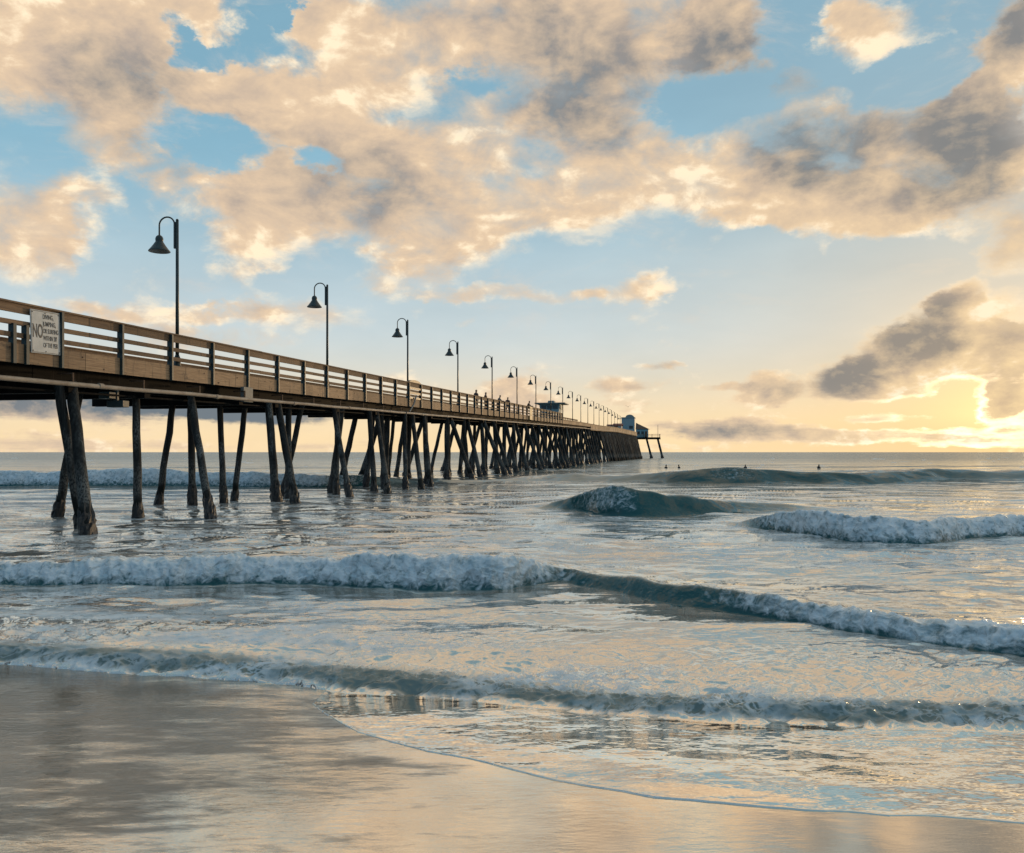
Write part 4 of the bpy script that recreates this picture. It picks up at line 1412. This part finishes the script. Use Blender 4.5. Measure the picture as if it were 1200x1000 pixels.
# lifeguard tower: glazed cabin on legs under a wide flat roof
ly = 121.5
dz = zb(ly) + 0.40
lt = thing('lifeguard_tower', (-17.2, ly, dz), 'grey green lifeguard tower with wide flat roof standing on the pier', 'lifeguard tower')
x0, x1 = -18.9, -16.3
mb = MB()
mb.strip([[(x0 - 0.0, y, dz + 1.15), (x1 + 0.0, y, dz + 1.15), (x1 + 0.22, y, dz + 2.45), (x0 - 0.22, y, dz + 2.45)] for y in (ly, ly + 3.0)])
mb.build('cabin', M['teal'], lt)
for a, b in ((x0 + 0.1, x0 + 0.85), (x0 + 0.95, x0 + 1.65), (x0 + 1.75, x1 - 0.1)):
    mb = MB()
    mb.box(a, b, ly - 0.02, ly - 0.003, dz + 1.7, dz + 2.25)
    mb.build('window', M['glass'], lt)
mb = MB()
mb.box(x1 + 0.16, x1 + 0.20, ly + 0.3, ly + 2.7, dz + 1.75, dz + 2.3)
mb.build('window', M['glass'], lt)
mb = MB()
mb.box(x0 - 0.75, x1 + 1.0, ly - 0.9, ly + 3.9, dz + 2.46, dz + 2.58)
mb.strip([[(x0 + 0.9, y, dz + 2.581), (x1 - 0.7, y, dz + 2.581), (x1 - 0.8, y, dz + 2.95), (x0 + 1.0, y, dz + 2.95)] for y in (ly + 0.7, ly + 2.3)])
mb.build('roof', M['roofteal'], lt)
for x in (x0 + 0.08, x1 - 0.08):
    for y in (ly + 0.1, ly + 2.9):
        mb = MB()
        mb.box(x - 0.09, x + 0.09, y - 0.09, y + 0.09, dz, dz + 1.149)
        mb.build('leg', M['post'], lt)
mb = MB()
for k in range(9):
    mb.box(x0 - 0.4, x1 + 0.35, ly - 0.42, ly - 0.39, dz + 0.1 + k * 0.11, dz + 0.15 + k * 0.11)
mb.build('slat_screen', M['roofteal'], lt)
mb = MB()
mb.box(x1 + 0.55, x1 + 0.62, ly + 0.5, ly + 0.57, dz + 0.0, dz + 2.45)
mb.build('roof_post', M['post'], lt)

# square block with an arched parapet at the end of the pier
bx0, bx1, by = -15.8, -11.85, 262.5
bz = zb(264) + 0.41
bl = thing('kiosk', ((bx0 + bx1) / 2, by, bz), 'square grey blue kiosk with arched parapet near the pier end', 'kiosk')
mb = MB()
mb.box(bx0, bx1, by, by + 4.5, bz, bz + 4.3)
mb.build('wall', M['paleteal'], bl)
mb = MB()
pts = [(bx0 - 0.12, bz + 4.302), (bx1 + 0.12, bz + 4.302), (bx1 + 0.12, bz + 4.60)]
xm = (bx0 + bx1) / 2 + 0.5
for k in range(13):
    w = math.pi * k / 12
    pts.append((xm + 1.25 * math.cos(w), bz + 4.62 + 0.80 * math.sin(w)))
pts.append((bx0 - 0.12, bz + 4.60))
mb.strip([[(x, y, z) for x, z in pts] for y in (by - 0.12, by + 4.62)])
mb.build('parapet', M['roofteal'], bl)
mb = MB()
mb.box(bx0 + 0.6, bx0 + 1.6, by - 0.04, by - 0.004, bz + 0.02, bz + 2.1)
mb.build('door', M['teal'], bl)
mb = MB()
mb.box(bx0 + 2.3, bx1 - 0.5, by - 0.04, by - 0.004, bz + 1.1, bz + 2.0)
mb.build('window', M['glass'], bl)
mb = MB()
mb.box(bx0 - 1.0, bx0 - 0.121, by + 0.5, by + 0.7, bz + 4.1, bz + 4.25)
mb.build('bracket_arm', M['steel'], bl)

# low pale hut with a red roof, left of the kiosk
hx0, hx1, hy = -19.0, -14.9, 247.0
hz = zb(247) + 0.41
hu = thing('hut', ((hx0 + hx1) / 2, hy, hz), 'low pale hut with red brown roof beside the kiosk', 'hut')
mb = MB()
mb.box(hx0, hx1, hy, hy + 4, hz, hz + 1.55)
mb.build('wall', M['plaster'], hu)
mb = MB()
gable_roof(mb, hx0 + 1.6, hx1 + 0.3, hy - 0.3, hy + 4.3, hz + 1.56, hz + 2.15, 'x')
gable_roof(mb, hx0 - 0.2, hx0 + 1.598, hy - 0.3, hy + 4.3, hz + 1.56, hz + 1.9, 'x')
mb.build('roof', M['roofred'], hu)
mb = MB()
mb.box(hx0 + 0.4, hx0 + 1.3, hy - 0.04, hy - 0.004, hz + 0.6, hz + 1.3)
mb.build('window', M['glass'], hu)
mb = MB()
mb.box(hx0 + 2.0, hx0 + 2.9, hy - 0.04, hy - 0.004, hz + 0.02, hz + 1.45)
mb.build('door', M['roofred'], hu)

# restaurant house on the T-head: teal walls, brown hipped roof falling to the right
rx0, rx1, ry = -12.7, -8.6, 291.0
rz = 7.06
rh = thing('restaurant', ((rx0 + rx1) / 2, ry, rz), 'teal walled restaurant house with sloping brown roof on the pier end platform', 'house')
mb = MB()
mb.box(rx0, rx1, ry, ry + 6, rz - 0.0, rz + 2.75)
mb.build('wall', M['teal'], rh)
mb = MB()
e = 0.3
z0, z1 = rz + 2.76, rz + 5.0
vs = [(rx0 - 0.1, ry - e, z0), (rx1 + e, ry - e, z0), (rx1 + e, ry + 6 + e, z0), (rx0 - 0.1, ry + 6 + e, z0),
      (rx0 - 0.1, ry + 2.6, z1), (rx0 - 0.1, ry + 3.4, z1)]
mb.add(vs, [(3, 2, 1, 0), (0, 1, 4), (1, 2, 5, 4), (2, 3, 5), (0, 4, 5, 3)])
mb.build('roof', M['roofbrown'], rh)
for a, b in ((0.5, 1.3), (1.8, 2.7)):
    mb = MB()
    mb.box(rx0 + a, rx0 + b, ry - 0.04, ry - 0.004, rz + 1.0, rz + 2.0)
    mb.build('window', M['glass'], rh)
mb = MB()
mb.box(rx0 + 3.0, rx0 + 3.75, ry - 0.04, ry - 0.004, rz + 0.02, rz + 2.0)
mb.build('door', M['roofbrown'], rh)


# ------------------------------------------------------------------ people


def skin_body(name, chains, radii, verts, root=0, sub=1):
    """one continuous surface grown over a skeleton of joined edges"""
    me = bpy.data.meshes.new(name)
    me.from_pydata(verts, chains, [])
    o = bpy.data.objects.new(name, me)
    COL.objects.link(o)
    sk = o.modifiers.new('skin', 'SKIN')
    sk.use_smooth_shade = True
    ss = o.modifiers.new('sub', 'SUBSURF')
    ss.levels = ss.render_levels = sub
    lay = me.skin_vertices[0] if me.skin_vertices else None
    for i, d in enumerate(lay.data):
        r = radii[i]
        d.radius = r if isinstance(r, tuple) else (r, r)
        d.use_root = (i == root)
    bpy.context.view_layer.update()
    out = bpy.data.meshes.new_from_object(o.evaluated_get(bpy.context.evaluated_depsgraph_get()))
    bpy.data.objects.remove(o)
    bpy.data.meshes.remove(me)
    out.name = name
    return out


def link_mesh(name, me, mats, parent=None):
    me.materials.clear()
    for m in mats:
        me.materials.append(m)
    o = bpy.data.objects.new(name, me)
    COL.objects.link(o)
    o.parent = parent
    return o


def person(loc, rz, label, shirt, trousers, pose='stand', scale=1.0, group=None):
    """standing figure facing -y of its own frame; parts: shirt, trousers, hair"""
    lean = {'stand': 0.0, 'walk': 0.05, 'lean': 0.22}[pose]
    st = 0.16 if pose == 'walk' else 0.02
    hip = 0.92
    V_, E_, Rr = [], [], []

    def add(p, r, link=None):
        V_.append(tuple(p))
        Rr.append(r)
        if link is not None:
            E_.append((link, len(V_) - 1))
        return len(V_) - 1
    pel = add((0, 0, hip), (0.155, 0.115))
    wst = add((0, -lean * 0.25, 1.10), (0.135, 0.10), pel)
    che = add((0, -lean * 0.7, 1.30), (0.165, 0.115), wst)
    nek = add((0, -lean * 1.0, 1.47), 0.062, che)
    hd0 = add((0, -lean * 1.1 - 0.02, 1.56), (0.075, 0.085), nek)
    hd1 = add((0, -lean * 1.15 - 0.025, 1.66), (0.078, 0.095), hd0)
    add((0, -lean * 1.15 - 0.01, 1.73), (0.045, 0.055), hd1)
    for s in (-1, 1):
        sh = add((s * 0.18, -lean * 0.85, 1.40), 0.062, che)
        if pose == 'lean':
            el = add((s * 0.24, -lean * 1.3 - 0.10, 1.16), 0.045, sh)
            wr = add((s * 0.12, -lean * 1.5 - 0.28, 1.13), 0.034, el)
            hn = add((s * 0.05, -lean * 1.5 - 0.36, 1.13), 0.034, wr)
        else:
            sw = s * st
            el = add((s * 0.24, -lean * 0.5 + sw * 0.3, 1.12), 0.045, sh)
            wr = add((s * 0.25, -lean * 0.5 - 0.06 - sw * 0.4, 0.88), 0.034, el)
            hn = add((s * 0.245, -lean * 0.5 - 0.09 - sw * 0.5, 0.80), 0.036, wr)
        hj = add((s * 0.095, 0.0, 0.84), 0.098, pel)
        kn = add((s * 0.10, -s * st * 0.8 - 0.02, 0.48), 0.062, hj)
        an = add((s * 0.10, -s * st * 1.6 + 0.02, 0.09), 0.042, kn)
        add((s * 0.11, -s * st * 1.6 - 0.13, 0.045), 0.036, an)
    me = skin_body('body', E_, Rr, V_)
    t = thing('person', loc, label, 'person', group)
    t.rotation_euler = (0, 0, rz)
    t.scale = (scale,) * 3
    link_mesh('body', me, [M['skin']], t)
    # clothes: the body's own surface, a little proud of it, cut at collar, cuff and hem
    def shell(name, test, grow, m):
        bm = bmesh.new()
        bm.from_mesh(me)
        bmesh.ops.delete(bm, geom=[f for f in bm.faces if not test(f.calc_center_median())], context='FACES')
        bm.normal_update()
        for v in bm.verts:
            v.co += v.normal * grow
        q = bpy.data.meshes.new(name)
        bm.to_mesh(q)
        bm.free()
        link_mesh(name, q, [m], t)
    shell('shirt', lambda c: 0.88 < c.z < 1.46 and not (abs(c.x) < 0.2 and c.z < 0.9) and not (c.z < 1.0 and abs(c.x) > 0.21), 0.014, shirt)
    shell('trousers', lambda c: 0.10 < c.z < 0.97 and abs(c.x) < 0.20, 0.011, trousers)
    shell('hair', lambda c: c.z > 1.60 and (c.y > -lean * 1.15 - 0.06 or c.z > 1.69), 0.014, M['hair'])
    return t


def deckz(y):
    return zb(y) + 0.40


person((-16.45, 70.3, deckz(70.3)), R(60), 'person in dark clothes at the railing, leftmost of the pair left of a lamp post', M['navy'], M['navy'], 'stand', 1.0)
person((-16.45, 74.0, deckz(74)), R(80), 'person in brown top at the railing, right one of the pair', M['maroon'], M['navy'], 'stand', 0.98)
person((-16.2, 78.0, deckz(78)), R(90), 'person in grey leaning on the railing just right of a lamp post', M['greycloth'], M['navy'], 'lean', 0.94)
person((-16.4, 83.9, deckz(83.9)), R(30), 'person in dark clothes walking alone on the pier between two lamp posts', M['navy'], M['greycloth'], 'walk', 0.98)
person((-16.15, 94.0, deckz(94)), R(90), 'person in brown leaning over the railing above the cream board', M['maroon'], M['navy'], 'lean', 1.0)


def surfer(loc, rz, label):
    """black wetsuit, sitting astride a board, legs under water"""
    V_, E_, Rr = [], [], []

    def add(p, r, link=None):
        V_.append(tuple(p))
        Rr.append(r)
        if link is not None:
            E_.append((link, len(V_) - 1))
        return len(V_) - 1
    pel = add((0, 0, 0.10), (0.16, 0.13))
    wst = add((0, -0.03, 0.30), (0.135, 0.105), pel)
    che = add((0, -0.08, 0.50), (0.165, 0.12), wst)
    nek = add((0, -0.12, 0.66), 0.06, che)
    h0 = add((0, -0.15, 0.75), (0.078, 0.088), nek)
    h1 = add((0, -0.155, 0.85), (0.078, 0.092), h0)
    add((0, -0.14, 0.92), 0.045, h1)
    for s in (-1, 1):
        sh = add((s * 0.18, -0.09, 0.59), 0.062, che)
        el = add((s * 0.23, -0.20, 0.36), 0.045, sh)
        wr = add((s * 0.15, -0.36, 0.20), 0.034, el)
        add((s * 0.12, -0.42, 0.14), 0.036, wr)
        hj = add((s * 0.13, -0.06, 0.06), 0.095, pel)
        kn = add((s * 0.30, -0.36, 0.0), 0.065, hj)
        an = add((s * 0.33, -0.30, -0.38), 0.042, kn)
        add((s * 0.34, -0.44, -0.43), 0.036, an)
    t = thing('person', loc, label, 'surfer', 'surfers sitting beyond the breakers')
    t.rotation_euler = (0, 0, rz)
    me = skin_body('body', E_, Rr, V_)
    link_mesh('body', me, [M['wetsuit']], t)
    bm = bmesh.new()
    bm.from_mesh(me)
    bmesh.ops.delete(bm, geom=[f for f in bm.faces if not (f.calc_center_median().z > 0.78 and (f.calc_center_median().y > -0.2 or f.calc_center_median().z > 0.87))], context='FACES')
    bm.normal_update()
    for v in bm.verts:
        v.co += v.normal * 0.013
    q = bpy.data.meshes.new('hair')
    bm.to_mesh(q)
    bm.free()
    link_mesh('hair', q, [M['hair']], t)


for (u, v, a), lab in zip(((20.5, 114.0, 40), (22.5, 114.5, -60), (31.5, 115.0, 200), (42.0, 117.0, 20)),
                          ('surfer in black nearest the pier end, leftmost beyond the swell',
                           'surfer in black, second from the left beyond the swell',
                           'surfer in black beyond the small crest of foam on the far swell',
                           'surfer in black farthest right, alone beyond the swell')):
    x, y = shore(u, v)
    surfer((x, y, -0.55), R(a), lab)

# ------------------------------------------------------------------ seagull
gx_, gy_ = shore(34.0, 250.0)
gull = thing('seagull', (gx_, gy_, CAM_Z + 0.053 * 250.0), 'dark seagull flying above the kiosk at the pier end', 'bird')
g0 = Vector(gull.location)
mb = MB()
secs = []
for k in range(9):
    u = k / 8
    r = 0.10 * math.sin(math.pi * min(max(u, 0.06), 0.94)) ** 0.8
    secs.append([(g0.x + r * math.cos(a), g0.y + 0.42 - 0.84 * u, g0.z + r * 0.9 * math.sin(a) + 0.03 * u) for a in [2 * math.pi * j / 10 for j in range(10)]])
mb.strip(secs)
mb.build('body', M['greycloth'], gull, smooth=True)
for s in (-1, 1):
    mb = MB()
    secs = []
    for u, w, z, yo in ((0.0, 0.24, 0.03, 0.0), (0.25, 0.26, 0.20, -0.06), (0.5, 0.22, 0.30, -0.03), (0.8, 0.13, 0.28, 0.10), (1.0, 0.02, 0.22, 0.22)):
        x = g0.x + s * (0.06 + u * 0.68)
        secs.append([(x, g0.y - w / 2 + yo, g0.z + z), (x, g0.y + yo, g0.z + z + 0.025), (x, g0.y + w / 2 + yo, g0.z + z), (x, g0.y + yo, g0.z + z - 0.012)])
    mb.strip(secs)
    mb.build('wing', M['navy'], gull, smooth=True)
mb = MB()
mb.strip([[(g0.x - 0.05, g0.y + 0.36, g0.z + 0.005), (g0.x + 0.05, g0.y + 0.36, g0.z + 0.005), (g0.x + 0.05, g0.y + 0.36, g0.z + 0.02), (g0.x - 0.05, g0.y + 0.36, g0.z + 0.02)],
          [(g0.x - 0.13, g0.y + 0.62, g0.z + 0.0), (g0.x + 0.13, g0.y + 0.62, g0.z + 0.0), (g0.x + 0.13, g0.y + 0.62, g0.z + 0.012), (g0.x - 0.13, g0.y + 0.62, g0.z + 0.012)]])
mb.build('tail', M['greycloth'], gull)
